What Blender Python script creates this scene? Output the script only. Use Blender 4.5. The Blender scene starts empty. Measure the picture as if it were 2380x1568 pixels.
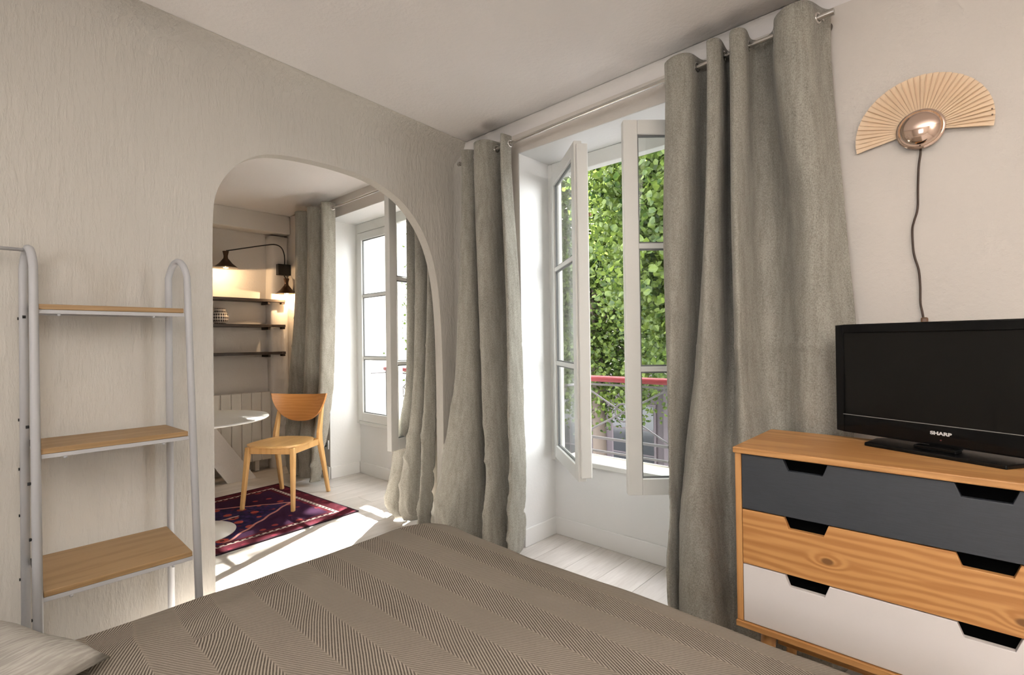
import bpy, bmesh, math, random
from mathutils import Vector, Matrix, noise

random.seed(7)
SC = bpy.context.scene
COL = SC.collection
R = math.radians

# ------------------------------------------------------------------ camera
FPX = 1179.4                      # focal length in pixels of the 2380 wide frame
cam_data = bpy.data.cameras.new('camera')
cam_data.sensor_fit = 'HORIZONTAL'
cam_data.sensor_width = 36.0
cam_data.lens = 36.0 * FPX / 2380.0
cam_data.clip_start = 0.02
cam_data.clip_end = 300
cam = bpy.data.objects.new('camera', cam_data)
COL.objects.link(cam)
yaw, pitch, roll = R(42.643), R(0.369), R(-0.79)
fw = Vector((-math.sin(yaw) * math.cos(pitch), math.cos(yaw) * math.cos(pitch), math.sin(pitch)))
rt = Vector((math.cos(yaw), math.sin(yaw), 0))
up = rt.cross(fw)
rt2 = math.cos(roll) * rt + math.sin(roll) * up
up2 = -math.sin(roll) * rt + math.cos(roll) * up
cam.matrix_world = Matrix(((rt2.x, up2.x, -fw.x, 0), (rt2.y, up2.y, -fw.y, 0), (rt2.z, up2.z, -fw.z, 1.2), (0, 0, 0, 1)))
SC.camera = cam

# ------------------------------------------------------------------ sky, sun, exposure
SKY_STRENGTH = 7.5
world = bpy.data.worlds.new('sky')
SC.world = world
world.use_nodes = True
bg = world.node_tree.nodes['Background']
bg.inputs[0].default_value = (0.97, 0.975, 1.0, 1)
bg.inputs[1].default_value = SKY_STRENGTH
sun_data = bpy.data.lights.new('sun', 'SUN')
sun_data.energy = 80.0
sun_data.angle = R(0.6)
sun_data.color = (1.0, 0.95, 0.88)
sun = bpy.data.objects.new('sun', sun_data)
COL.objects.link(sun)
sun.location = (-8, 16, 18)
sun.rotation_euler = Vector((0.44, -1.0, -1.08)).to_track_quat('-Z', 'Y').to_euler()


def portal(name, loc, rot, sx, sy):
    d = bpy.data.lights.new(name, 'AREA')
    d.shape = 'RECTANGLE'
    d.size, d.size_y = sx, sy
    d.cycles.is_portal = True
    o = bpy.data.objects.new(name, d)
    COL.objects.link(o)
    o.location = loc
    o.rotation_euler = rot
    return o


portal('sky_portal', (-1.33, 2.64, 1.36), (R(-90), 0, 0), 1.30, 1.85)
portal('sky_portal', (-3.57, 2.64, 1.36), (R(-90), 0, 0), 1.36, 1.85)
portal('sky_portal', (-0.05, -2.78, 1.52), (R(90), 0, 0), 1.1, 1.25)

SC.view_settings.view_transform = 'Standard'
SC.view_settings.look = 'None'
SC.view_settings.exposure = 0.55
SC.view_settings.gamma = 1.0
SC.view_settings.use_curve_mapping = False
SC.cycles.max_bounces = 7
SC.cycles.diffuse_bounces = 5
SC.cycles.glossy_bounces = 3
SC.cycles.transparent_max_bounces = 12
SC.cycles.use_adaptive_sampling = True
SC.cycles.adaptive_threshold = 0.08
SC.cycles.adaptive_min_samples = 16
SC.cycles.sample_clamp_indirect = 6.0
SC.cycles.caustics_reflective = False
SC.cycles.caustics_refractive = False


# ------------------------------------------------------------------ node helpers
class S:
    """A node socket with arithmetic."""
    def __init__(self, nt, sock):
        self.nt, self.s = nt, sock

    def m(self, op, *a, clamp=False):
        n = self.nt.nodes.new('ShaderNodeMath')
        n.operation = op
        n.use_clamp = clamp
        for i, v in enumerate((self,) + a):
            if isinstance(v, S):
                self.nt.links.new(v.s, n.inputs[i])
            else:
                n.inputs[i].default_value = v
        return S(self.nt, n.outputs[0])

    def __add__(self, o): return self.m('ADD', o)
    def __radd__(self, o): return self.m('ADD', o)
    def __sub__(self, o): return self.m('SUBTRACT', o)
    def __rsub__(self, o): return (self * -1.0) + o
    def __mul__(self, o): return self.m('MULTIPLY', o)
    def __rmul__(self, o): return self.m('MULTIPLY', o)
    def __truediv__(self, o): return self.m('DIVIDE', o)
    def abs(self): return self.m('ABSOLUTE')
    def sin(self): return self.m('SINE')
    def gt(self, v): return self.m('GREATER_THAN', v)
    def lt(self, v): return self.m('LESS_THAN', v)
    def min(self, v): return self.m('MINIMUM', v)
    def max(self, v): return self.m('MAXIMUM', v)
    def pingpong(self, v): return self.m('PINGPONG', v)
    def frac(self): return self.m('FRACT')
    def floor(self): return self.m('FLOOR')
    def mod(self, v): return self.m('FLOORED_MODULO', v)

    def step(self, a, b):
        n = self.nt.nodes.new('ShaderNodeMapRange')
        n.interpolation_type = 'SMOOTHSTEP'
        self.nt.links.new(self.s, n.inputs[0])
        n.inputs[1].default_value = a
        n.inputs[2].default_value = b
        return S(self.nt, n.outputs[0])


class Mat:
    def __init__(self, name, color=(0.8, 0.8, 0.8), rough=0.5, metal=0.0, spec=None):
        self.mat = bpy.data.materials.new(name)
        self.mat.use_nodes = True
        self.nt = self.mat.node_tree
        self.b = self.nt.nodes['Principled BSDF']
        self.out = self.nt.nodes['Material Output']
        if isinstance(color, S):
            pass
        else:
            self.b.inputs['Base Color'].default_value = (*color, 1)
            self.mat.diffuse_color = (*color, 1)
        self.b.inputs['Roughness'].default_value = rough
        self.b.inputs['Metallic'].default_value = metal
        if spec is not None:
            self.b.inputs['Specular IOR Level'].default_value = spec
        self._xyz = None

    def coord(self, kind='Object', scale=None):
        n = self.nt.nodes.new('ShaderNodeTexCoord')
        o = n.outputs[kind]
        if scale:
            mp = self.nt.nodes.new('ShaderNodeMapping')
            mp.inputs['Scale'].default_value = scale
            self.nt.links.new(o, mp.inputs[0])
            o = mp.outputs[0]
        return S(self.nt, o)

    def xyz(self):
        if not self._xyz:
            n = self.nt.nodes.new('ShaderNodeSeparateXYZ')
            self.nt.links.new(self.coord().s, n.inputs[0])
            self._xyz = [S(self.nt, o) for o in n.outputs]
        return self._xyz

    def noise(self, scale, detail=3, sc=None, rough=0.5, distort=0.0):
        n = self.nt.nodes.new('ShaderNodeTexNoise')
        self.nt.links.new(self.coord('Object', sc).s, n.inputs['Vector'])
        n.inputs['Scale'].default_value = scale
        n.inputs['Detail'].default_value = detail
        n.inputs['Roughness'].default_value = rough
        n.inputs['Distortion'].default_value = distort
        return S(self.nt, n.outputs[0])

    def voronoi(self, scale, sc=None, out='Distance', rand=1.0):
        n = self.nt.nodes.new('ShaderNodeTexVoronoi')
        self.nt.links.new(self.coord('Object', sc).s, n.inputs['Vector'])
        n.inputs['Scale'].default_value = scale
        n.inputs['Randomness'].default_value = rand
        return S(self.nt, n.outputs[out])

    def rnd(self):
        n = self.nt.nodes.new('ShaderNodeObjectInfo')
        return S(self.nt, n.outputs['Random'])

    def mix(self, f, a, b):
        n = self.nt.nodes.new('ShaderNodeMix')
        n.data_type = 'RGBA'
        if isinstance(f, S):
            self.nt.links.new(f.s, n.inputs[0])
        else:
            n.inputs[0].default_value = f
        for i, v in ((6, a), (7, b)):
            if isinstance(v, S):
                self.nt.links.new(v.s, n.inputs[i])
            else:
                n.inputs[i].default_value = (*v, 1)
        return S(self.nt, n.outputs[2])

    def color(self, s):
        self.nt.links.new(s.s, self.b.inputs['Base Color'])
        return self

    def rough(self, s):
        self.nt.links.new(s.s, self.b.inputs['Roughness'])
        return self

    def bump(self, h, strength=0.3, dist=0.01):
        n = self.nt.nodes.new('ShaderNodeBump')
        n.inputs['Strength'].default_value = strength
        n.inputs['Distance'].default_value = dist
        self.nt.links.new(h.s, n.inputs['Height'])
        self.nt.links.new(n.outputs[0], self.b.inputs['Normal'])
        return self


MATS = {}


def plain(name, color, rough=0.5, metal=0.0, spec=None):
    if name not in MATS:
        MATS[name] = Mat(name, color, rough, metal, spec).mat
    return MATS[name]


def wall_mat(name, col, vertical=False, strength=0.35):
    m = Mat(name, col, 0.85, spec=0.2)
    big = m.noise(1.3, 2)
    m.color(m.mix(big.step(0.3, 0.7), col, tuple(c * 0.95 for c in col)))
    if vertical:
        a = m.noise(46, 4, sc=(1, 1, 0.22), rough=0.6)
        b = m.noise(60, 2, sc=(1, 1, 0.5))
        m.bump(a.step(0.40, 0.70) + b * 0.5, strength, 0.006)
    else:
        a = m.noise(55, 4, rough=0.6)
        m.bump(a, strength, 0.006)
    return m.mat


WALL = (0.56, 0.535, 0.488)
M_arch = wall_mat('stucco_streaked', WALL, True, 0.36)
M_wall = wall_mat('stucco_fine', (0.71, 0.665, 0.615), False, 0.35)
M_ceil = wall_mat('ceiling_plaster', (0.86, 0.83, 0.81), False, 0.3)
M_reveal = wall_mat('white_reveal_paint', (0.80, 0.80, 0.79), False, 0.15)
M_trim = plain('white_trim_paint', (0.80, 0.80, 0.79), 0.45)
M_sash = plain('white_window_paint', (0.76, 0.76, 0.73), 0.35)
M_chrome = plain('brushed_steel', (0.62, 0.60, 0.57), 0.25, 1.0)
M_dark = plain('dark_metal', (0.015, 0.014, 0.013), 0.45, 0.3)
M_rackmetal = plain('grey_white_metal', (0.47, 0.475, 0.49), 0.45)
M_black = plain('black_plastic', (0.006, 0.006, 0.006), 0.3, 0.0, 0.25)
M_blackgloss = plain('black_gloss', (0.005, 0.005, 0.005), 0.12, 0.0, 0.22)
M_white = plain('white_lacquer', (0.82, 0.82, 0.82), 0.18)
M_drawer_shade = plain('painted_drawer_shade', (0.003, 0.003, 0.003), 0.9, spec=0.0)


def wood(name, c1, c2, axis='X', freq=26.0, rough=0.45, knots=(), bump=0.08):
    m = Mat(name, c1, rough)
    x, y, z = m.xyz()
    sc = {'X': (1, 9, 9), 'Y': (9, 1, 9), 'Z': (9, 9, 1)}[axis]
    n1 = m.noise(1.6, 3, sc=sc, distort=0.4)
    n2 = m.noise(9, 3, sc=tuple(s * (1 if s == 1 else 1.6) for s in sc))
    cross = z if axis != 'Z' else x
    g = cross * freq + n1 * 3.2
    for kx, kz in knots:
        dx = (x - kx) * 0.55
        dz = z - kz
        d = (dx * dx + dz * dz).m('SQRT')
        g = g + (1.0 - d.step(0.0, 0.034)) * 1.6
    ring = (g * 6.2832).sin() * 0.5 + 0.5
    f = ring * 0.55 + n2 * 0.45
    c = m.mix(f.step(0.15, 0.85), c1, c2)
    for kx, kz in knots:
        dx = (x - kx) * 0.6
        dz = z - kz
        d = (dx * dx + dz * dz).m('SQRT')
        c = m.mix(1.0 - d.step(0.006, 0.012), c, tuple(v * 0.45 for v in c2))
    m.color(c)
    m.bump(n2, bump, 0.002)
    return m.mat


M_pine = wood('pine_honey', (0.54, 0.285, 0.105), (0.40, 0.19, 0.06), 'X', 40)
M_pine_knot = wood('pine_drawer_front', (0.56, 0.285, 0.10), (0.40, 0.175, 0.05), 'X', 42, knots=((-0.135, -0.016), (0.245, -0.045)))
M_pine_v = wood('pine_honey_upright', (0.57, 0.30, 0.11), (0.46, 0.22, 0.07), 'Z', 30)
M_oak = wood('oak_board', (0.345, 0.22, 0.105), (0.285, 0.175, 0.078), 'Y', 60, 0.5)
M_birch = wood('birch_light', (0.66, 0.41, 0.17), (0.59, 0.345, 0.13), 'Z', 16, 0.4)
M_birch_seat = wood('birch_seat', (0.68, 0.44, 0.19), (0.60, 0.36, 0.14), 'Y', 8, 0.35)
M_beech = wood('beech_backrest', (0.45, 0.20, 0.06), (0.40, 0.17, 0.045), 'X', 40, 0.3)
M_darkwood = wood('dark_shelf_wood', (0.045, 0.030, 0.024), (0.022, 0.015, 0.012), 'Y', 50, 0.5)


def floor_mat():
    m = Mat('pale_laminate', (0.60, 0.56, 0.52), 0.32)
    r = m.rnd()
    n1 = m.noise(2.2, 4, sc=(9, 1, 1), distort=0.5)
    n2 = m.noise(14, 3, sc=(8, 0.7, 1))
    f = n1 * 0.6 + n2 * 0.4
    c = m.mix(f.step(0.3, 0.7), (0.52, 0.485, 0.45), (0.66, 0.625, 0.59))
    m.color(m.mix(r * 0.28, c, (0.46, 0.43, 0.40)))
    m.bump(n2, 0.05, 0.001)
    return m.mat


M_floor = floor_mat()


def fabric(name, c1, c2, scale=180, bump=0.25):
    m = Mat(name, c1, 0.95, spec=0.1)
    n1 = m.noise(scale, 2, sc=(1, 1, 0.35))
    n2 = m.noise(scale, 2, sc=(0.35, 0.35, 1.4))
    n3 = m.noise(7, 3)
    n3 = m.noise(45, 3, sc=(1, 1, 0.15))
    f = n1 * 0.4 + n2 * 0.35 + n3 * 0.25
    m.color(m.mix(f.step(0.36, 0.64), c1, c2))
    m.bump(n1 + n2, bump, 0.002)
    m.b.inputs['Sheen Weight'].default_value = 0.15
    return m.mat


M_curtain = fabric('linen_grey', (0.205, 0.194, 0.167), (0.375, 0.36, 0.316), 420)
M_curtain_b = fabric('linen_grey_pale', (0.25, 0.235, 0.205), (0.42, 0.395, 0.35))
M_pillow = None


def glass_mat():
    m = bpy.data.materials.new('window_glass')
    m.use_nodes = True
    nt = m.node_tree
    nt.nodes.remove(nt.nodes['Principled BSDF'])
    t = nt.nodes.new('ShaderNodeBsdfTransparent')
    t.inputs[0].default_value = (0.97, 0.985, 0.98, 1)
    g = nt.nodes.new('ShaderNodeBsdfGlossy')
    g.inputs['Roughness'].default_value = 0.01
    fr = nt.nodes.new('ShaderNodeLayerWeight')
    pw_ = nt.nodes.new('ShaderNodeMath')
    pw_.operation = 'POWER'
    pw_.inputs[1].default_value = 5.0
    nt.links.new(fr.outputs['Facing'], pw_.inputs[0])
    mu = nt.nodes.new('ShaderNodeMath')
    mu.operation = 'MULTIPLY_ADD'
    mu.inputs[1].default_value = 0.9
    mu.inputs[2].default_value = 0.05
    mu.use_clamp = True
    nt.links.new(pw_.outputs[0], mu.inputs[0])
    mx = nt.nodes.new('ShaderNodeMixShader')
    nt.links.new(mu.outputs[0], mx.inputs[0])
    nt.links.new(t.outputs[0], mx.inputs[1])
    nt.links.new(g.outputs[0], mx.inputs[2])
    nt.links.new(mx.outputs[0], nt.nodes['Material Output'].inputs[0])
    return m


M_glass = glass_mat()


def emit_mat(name, col, strength):
    m = Mat(name, col, 0.4)
    m.b.inputs['Emission Color'].default_value = (*col, 1)
    m.b.inputs['Emission Strength'].default_value = strength
    return m.mat


# ------------------------------------------------------------------ mesh helpers
WMAT = {}


def frame_of(o):
    return WMAT.get(o.name, Matrix.Identity(4))


class B:
    def __init__(self):
        self.v, self.f = [], []

    def add(self, vs, fs):
        n = len(self.v)
        self.v += [Vector(p) for p in vs]
        self.f += [tuple(n + i for i in f) for f in fs]
        return self

    def box(self, x0, x1, y0, y1, z0, z1):
        return self.add([(x0, y0, z0), (x1, y0, z0), (x1, y1, z0), (x0, y1, z0), (x0, y0, z1), (x1, y0, z1), (x1, y1, z1), (x0, y1, z1)],
                        [(0, 3, 2, 1), (4, 5, 6, 7), (0, 1, 5, 4), (1, 2, 6, 5), (2, 3, 7, 6), (3, 0, 4, 7)])

    def prism(self, pts, d):
        """pts: closed polygon of 3D points, extruded by vector d."""
        n = len(pts)
        d = Vector(d)
        vs = [Vector(p) for p in pts] + [Vector(p) + d for p in pts]
        fs = [tuple(range(n))[::-1], tuple(range(n, 2 * n))]
        fs += [(i, (i + 1) % n, n + (i + 1) % n, n + i) for i in range(n)]
        return self.add(vs, fs)

    def tube(self, pts, r, seg=12, cap=True):
        pts = [Vector(p) for p in pts]
        rs = r if isinstance(r, (list, tuple)) else [r] * len(pts)
        rings = []
        prev = None
        for i, p in enumerate(pts):
            a = pts[max(i - 1, 0)]
            b = pts[min(i + 1, len(pts) - 1)]
            t = (b - a).normalized()
            if prev is None:
                u = t.cross(Vector((0, 0, 1)))
                if u.length < 1e-3:
                    u = t.cross(Vector((1, 0, 0)))
                u.normalize()
            else:
                u = prev - t * prev.dot(t)
                u.normalize()
            prev = u
            w = t.cross(u)
            rings.append([p + (u * math.cos(2 * math.pi * k / seg) + w * math.sin(2 * math.pi * k / seg)) * rs[i] for k in range(seg)])
        n = len(self.v)
        for rg in rings:
            self.v += rg
        for i in range(len(rings) - 1):
            for k in range(seg):
                a = n + i * seg + k
                b = n + i * seg + (k + 1) % seg
                self.f.append((a, b, b + seg, a + seg))
        if cap:
            self.f.append(tuple(n + k for k in range(seg))[::-1])
            m = n + (len(rings) - 1) * seg
            self.f.append(tuple(m + k for k in range(seg)))
        return self

    def lathe(self, prof, c=(0, 0, 0), seg=32, axis='Z'):
        """prof: list of (r, h) revolved about the axis through c."""
        c = Vector(c)
        n = len(self.v)
        for r, h in prof:
            for k in range(seg):
                a = 2 * math.pi * k / seg
                if axis == 'Z':
                    p = Vector((r * math.cos(a), r * math.sin(a), h))
                elif axis == 'Y':
                    p = Vector((r * math.cos(a), h, r * math.sin(a)))
                else:
                    p = Vector((h, r * math.cos(a), r * math.sin(a)))
                self.v.append(c + p)
        for i in range(len(prof) - 1):
            for k in range(seg):
                a = n + i * seg + k
                b = n + i * seg + (k + 1) % seg
                self.f.append((a, b, b + seg, a + seg))
        if prof[0][0] > 1e-6:
            self.f.append(tuple(n + k for k in range(seg))[::-1])
        if prof[-1][0] > 1e-6:
            m = n + (len(prof) - 1) * seg
            self.f.append(tuple(m + k for k in range(seg)))
        return self

    def grid(self, rows):
        n = len(self.v)
        h, w = len(rows), len(rows[0])
        for r_ in rows:
            self.v += [Vector(p) for p in r_]
        for i in range(h - 1):
            for j in range(w - 1):
                a = n + i * w + j
                self.f.append((a, a + 1, a + w + 1, a + w))
        return self

    def build(self, name, mat, parent=None, local=False, smooth=False, bevel=0, solid=0, auto=None):
        inv = None
        if parent is not None and not local:
            inv = frame_of(parent).inverted()
        vs = [inv @ v for v in self.v] if inv else self.v
        loc = Vector((0, 0, 0))
        if parent is None:      # origin at the base of the thing
            xs, ys, zs = zip(*[(v.x, v.y, v.z) for v in vs])
            loc = Vector(((min(xs) + max(xs)) / 2, (min(ys) + max(ys)) / 2, min(zs)))
            vs = [v - loc for v in vs]
        me = bpy.data.meshes.new(name)
        me.from_pydata([tuple(v) for v in vs], [], self.f)
        bm = bmesh.new()
        bm.from_mesh(me)
        bmesh.ops.remove_doubles(bm, verts=bm.verts, dist=1e-6)
        bmesh.ops.recalc_face_normals(bm, faces=bm.faces)
        if auto is not None:
            for e in bm.edges:
                e.smooth = not (len(e.link_faces) == 2 and e.calc_face_angle(0) > R(auto))
            smooth = True
        bm.to_mesh(me)
        bm.free()
        if smooth:
            for p in me.polygons:
                p.use_smooth = True
        me.materials.append(mat)
        o = bpy.data.objects.new(name, me)
        COL.objects.link(o)
        o.location = loc
        if parent is not None:
            o.parent = parent
            WMAT[o.name] = frame_of(parent)
        if solid:
            md = o.modifiers.new('thickness', 'SOLIDIFY')
            md.thickness = solid
            md.offset = 0
        if bevel:
            md = o.modifiers.new('edge', 'BEVEL')
            md.width = bevel
            md.segments = 2
            md.limit_method = 'ANGLE'
            md.angle_limit = R(40)
        return o


def tag(o, label=None, cat=None, group=None, kind=None):
    if label:
        o['label'] = label
    if cat:
        o['category'] = cat
    if group:
        o['group'] = group
    if kind:
        o['kind'] = kind
    return o


def thing(name, label, cat, loc=(0, 0, 0), rz=0.0, group=None, kind=None):
    o = bpy.data.objects.new(name, None)
    o.empty_display_size = 0.05
    COL.objects.link(o)
    o.location = loc
    o.rotation_euler = (0, 0, rz)
    WMAT[o.name] = Matrix.Translation(loc) @ Matrix.Rotation(rz, 4, 'Z')
    return tag(o, label, cat, group, kind)


def struct(b, name, mat, label=None, cat=None, **k):
    o = b.build(name, mat, **k)
    return tag(o, label, cat, kind='structure')


def smoothstep(t):
    t = max(0.0, min(1.0, t))
    return t * t * (3 - 2 * t)


# ================================================================== ROOM SHELL
XA = -2.49          # room face of the arch wall
XA2 = -2.557        # its far face
YW = 2.21           # inner face of the window wall
YF = 2.51           # plane of the window apron
XE = -5.15          # end wall of the far room
XR = 2.0
YB = -2.6
W1 = (-1.965, -0.70)
W2 = (-4.245, -2.90)
ZL = 2.295          # lintel


def zceil(x, y):
    return 2.455 + 0.045 * (YW - y) + 0.012 * (x - XA)


# floor: base slab and planks
fl = struct(B().box(-5.3, 2.2, -2.8, 2.62, -0.12, -0.012), 'floor', M_floor, 'pale grey laminate floor of both rooms', 'floor')
plank_w, plank_l = 0.196, 1.28
pm = {}
row = 0
x = XE
while x < XR:
    x1 = min(x + plank_w, XR)
    y = YB - [0.0, 0.85, 0.43][row % 3]
    while y < YF:
        y0, y1 = max(y, YB), min(y + plank_l, YF)
        if y1 - y0 > 0.01 and (y1 > -0.2 or True):
            key = (round(x1 - x, 4), round(y1 - y0, 4))
            if key not in pm:
                w_, l_ = key
                g = 0.0009
                o = B().box(-w_ / 2 + g, w_ / 2 - g, -l_ / 2 + g, l_ / 2 - g, -0.008, 0.0).build('plank', M_floor, fl, local=True)
                pm[key] = o
            else:
                o = pm[key].copy()
                COL.objects.link(o)
                o.parent = fl
            o.location = Vector(((x + x1) / 2, (y0 + y1) / 2, 0)) - fl.location
        y += plank_l
    x = x1
    row += 1

# arch wall
arch = [(0.755, 0), (0.755, 1.58), (0.759, 1.774), (0.772, 1.872), (0.804, 1.947), (0.849, 2.010), (0.906, 2.062), (0.973, 2.098), (1.054, 2.119), (1.161, 2.130),
        (1.280, 2.134), (1.395, 2.131), (1.540, 2.117), (1.663, 2.079), (1.781, 2.014), (1.889, 1.904), (1.960, 1.781), (2.006, 1.638), (2.035, 1.452), (2.050, 1.20), (2.055, 0.915), (2.055, 0)]


def catmull(pts, n):
    out = []
    P = [Vector(p) for p in pts]
    for i in range(len(P) - 1):
        a, b, c, d = P[max(i - 1, 0)], P[i], P[i + 1], P[min(i + 2, len(P) - 1)]
        for k in range(n):
            t = k / n
            out.append(0.5 * ((2 * b) + (c - a) * t + (2 * a - 5 * b + 4 * c - d) * t * t + (3 * b - a - 3 * c + d) * t ** 3))
    out.append(P[-1])
    return out


arch_s = catmull([(p[0], p[1], 0) for p in arch[1:-1]], 3)
outline = [(YB, 0), (0.755, 0)] + [(p.x, p.y) for p in arch_s] + [(2.055, 0), (YW + 0.02, 0), (YW + 0.02, 2.9), (YB, 2.9)]
struct(B().prism([(XA, a, b) for a, b in outline], (XA2 - XA, 0, 0)), 'wall_arch', M_arch, 'streaked plaster partition wall with the rounded archway', 'wall')

# window wall with two notches
zt = 2.9
ow = [(-5.3, 0), (W2[0], 0), (W2[0], ZL), (W2[1], ZL), (W2[1], 0), (W1[0], 0), (W1[0], ZL), (W1[1], ZL), (W1[1], 0), (2.2, 0), (2.2, zt), (-5.3, zt)]
struct(B().prism([(a, YW, b) for a, b in ow], (0, YF + 0.11 - YW, 0)), 'wall_window', M_wall, 'cream plaster wall holding both windows', 'wall')
for k, (a, b) in enumerate((W1, W2)):
    lab = ('the large window beside the dresser', 'the window seen through the archway')[k]
    q = B().box(a, b, YF, YF + 0.11, 0, 0.462)
    struct(q, 'wall_apron_%d' % (k + 1), M_reveal, 'white wall panel below ' + lab, 'wall')
    # thin white lining of the reveals, soffit
    q = B().box(a, a + 0.004, YW + 0.002, YF, 0, ZL).box(b - 0.004, b, YW + 0.002, YF, 0, ZL).box(a, b, YW + 0.002, YF, ZL - 0.004, ZL)
    struct(q, 'wall_reveal_%d' % (k + 1), M_reveal, 'white painted reveal around ' + lab, 'wall')
    q = B().box(a, b, YF - 0.013, YF - 0.0005, 0.0, 0.105)
    struct(q, 'baseboard_window_%d' % (k + 1), M_trim, 'white baseboard below ' + lab, 'baseboard', bevel=0.004)
    q = B().box(a + 0.0045, a + 0.016, YW, YF - 0.014, 0, 0.105)
    struct(q, 'baseboard_reveal_%d' % (k + 1), M_trim, 'white baseboard along the left reveal of ' + lab, 'baseboard', bevel=0.004)

struct(B().box(-5.3, XE, -1.6, YW, 0, 2.9), 'wall_far', M_wall, 'warm plaster end wall behind the dark shelves', 'wall')
struct(B().box(-5.3, XA2, -1.75, -1.6, 0, 2.9), 'wall_side', M_wall, 'plaster side wall of the far room', 'wall')
struct(B().box(XR, 2.2, YB, YW, 0, 2.9), 'wall_right', M_wall, 'plain plaster wall to the right of the bed', 'wall')
bx0, bx1, bz0, bz1 = -0.6, 0.5, 0.9, 2.15
struct(B().box(XA2, bx0, -2.8, YB, 0, 2.9).box(bx1, 2.2, -2.8, YB, 0, 2.9).box(bx0, bx1, -2.8, YB, 0, bz0).box(bx0, bx1, -2.8, YB, bz1, 2.9), 'wall_back', M_wall, 'plaster wall behind the bed with an added window for fill daylight', 'wall')

# ceilings
nx, ny = 24, 24
g = [[(XA2 + (2.2 - XA2) * i / nx, YB - 0.1 + (YW + 0.12 - YB) * j / ny, 0) for i in range(nx + 1)] for j in range(ny + 1)]
g = [[(a, b, zceil(a, b) + 0.006 * smoothstep(min(a - XA - 0.15, YW - b - 0.1) / 0.5) * noise.noise(Vector((a * 1.3, b * 1.3, 3)))) for a, b, _ in r_] for r_ in g]
struct(B().grid(g), 'ceiling', M_ceil, 'white textured plaster ceiling above the bed', 'ceiling', smooth=True, solid=0.01)
struct(B().box(-5.2, XA2, -1.65, YW + 0.02, 2.455, 2.56), 'ceiling_far', M_ceil, 'white ceiling of the room beyond the archway', 'ceiling')
# soft coves where ceiling meets the arch wall and the window wall
rows = []
rc = 0.13
for j in range(41):
    yy = YB + (YW - YB) * j / 40
    zc = zceil(XA, yy)
    rows.append([(XA + rc - rc * math.sin(t) + 0.0006, yy, zc - rc + rc * math.cos(t) - 0.0044) for t in [math.pi / 2 * k / 8 for k in range(9)]])
struct(B().grid(rows), 'trim_1', M_arch, 'rounded plaster cove between archway wall and ceiling', 'cove', smooth=True)
rows = []
rc = 0.05
for j in range(41):
    xx = XA + (XR - XA) * j / 40
    zc = zceil(xx, YW)
    rows.append([(xx, YW - rc + rc * math.sin(t) - 0.0006, zc - rc + rc * math.cos(t) - 0.0044) for t in [math.pi / 2 * k / 8 for k in range(9)]])
struct(B().grid(rows), 'trim_2', M_ceil, 'rounded plaster cove above the curtain rod wall', 'cove', smooth=True)
# small vertical rounding of the corner next to the arch
rows = []
rc = 0.06
for j in range(2):
    zz = 2.47 * j
    rows.append([(XA + rc - rc * math.cos(t) - 0.001, YW - rc + rc * math.sin(t) + 0.001, zz) for t in [math.pi / 2 * k / 8 for k in range(9)]])
struct(B().grid(rows), 'trim_3', M_arch, 'rounded plaster corner between archway and window walls', 'corner', smooth=True)

struct(B().box(XA + 0.0005, XA + 0.012, 2.045, YW, 0, 0.1).box(XA2 - 0.012, XA + 0.012, 2.043, 2.0545, 0, 0.1), 'baseboard_arch', M_trim, 'white baseboard wrapping the right foot of the archway', 'baseboard', bevel=0.003)
struct(B().box(W1[1], XR, YW - 0.012, YW, 0, 0.105).box(-2.43, W1[0], YW - 0.012, YW, 0, 0.105), 'baseboard_right', M_trim, 'white baseboard along the window wall', 'baseboard', bevel=0.003)
struct(B().box(XE + 0.001, W2[0], YW - 0.012, YW, 0, 0.105).box(W2[1], XA2 - 0.001, YW - 0.012, YW, 0, 0.105), 'baseboard_far', M_trim, 'white baseboard below the far window wall', 'baseboard', bevel=0.003)

# far room: beam over the shelves and rough painted post
M_beam = wall_mat('painted_beam', (0.77, 0.73, 0.68), False, 0.3)
struct(B().box(XE - 0.01, -4.99, -1.6, YW, 2.275, 2.46), 'trim_4', M_beam, 'plastered ceiling beam above the dark shelves', 'beam', bevel=0.012)
rows = []
for j in range(29):
    zz = 0.0 + 2.252 * j / 28
    loop = []
    for (px, py) in ((-5.16, 2.035), (-5.07, 2.035), (-5.045, 2.06), (-5.045, 2.12), (-5.045, 2.19), (-5.07, 2.215), (-5.16, 2.215)):
        d = noise.noise(Vector((px * 7, py * 9, zz * 2.2))) * 0.018
        loop.append((px + d * 0.8, py + d, zz + (0.012 * noise.noise(Vector((px * 30, py * 30, 1))) if j == 28 else 0)))
    rows.append(loop)
pb = B().grid(rows)
pb.f.append(tuple(range(28 * 7, 29 * 7)))
struct(pb, 'trim_5', M_beam, 'rough white painted timber post at the end of the shelves', 'post', smooth=True)


# ================================================================== WINDOWS
ZB, ZT = 0.49, 2.20
SW, ST = 0.066, 0.042      # stile width, sash thickness


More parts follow.
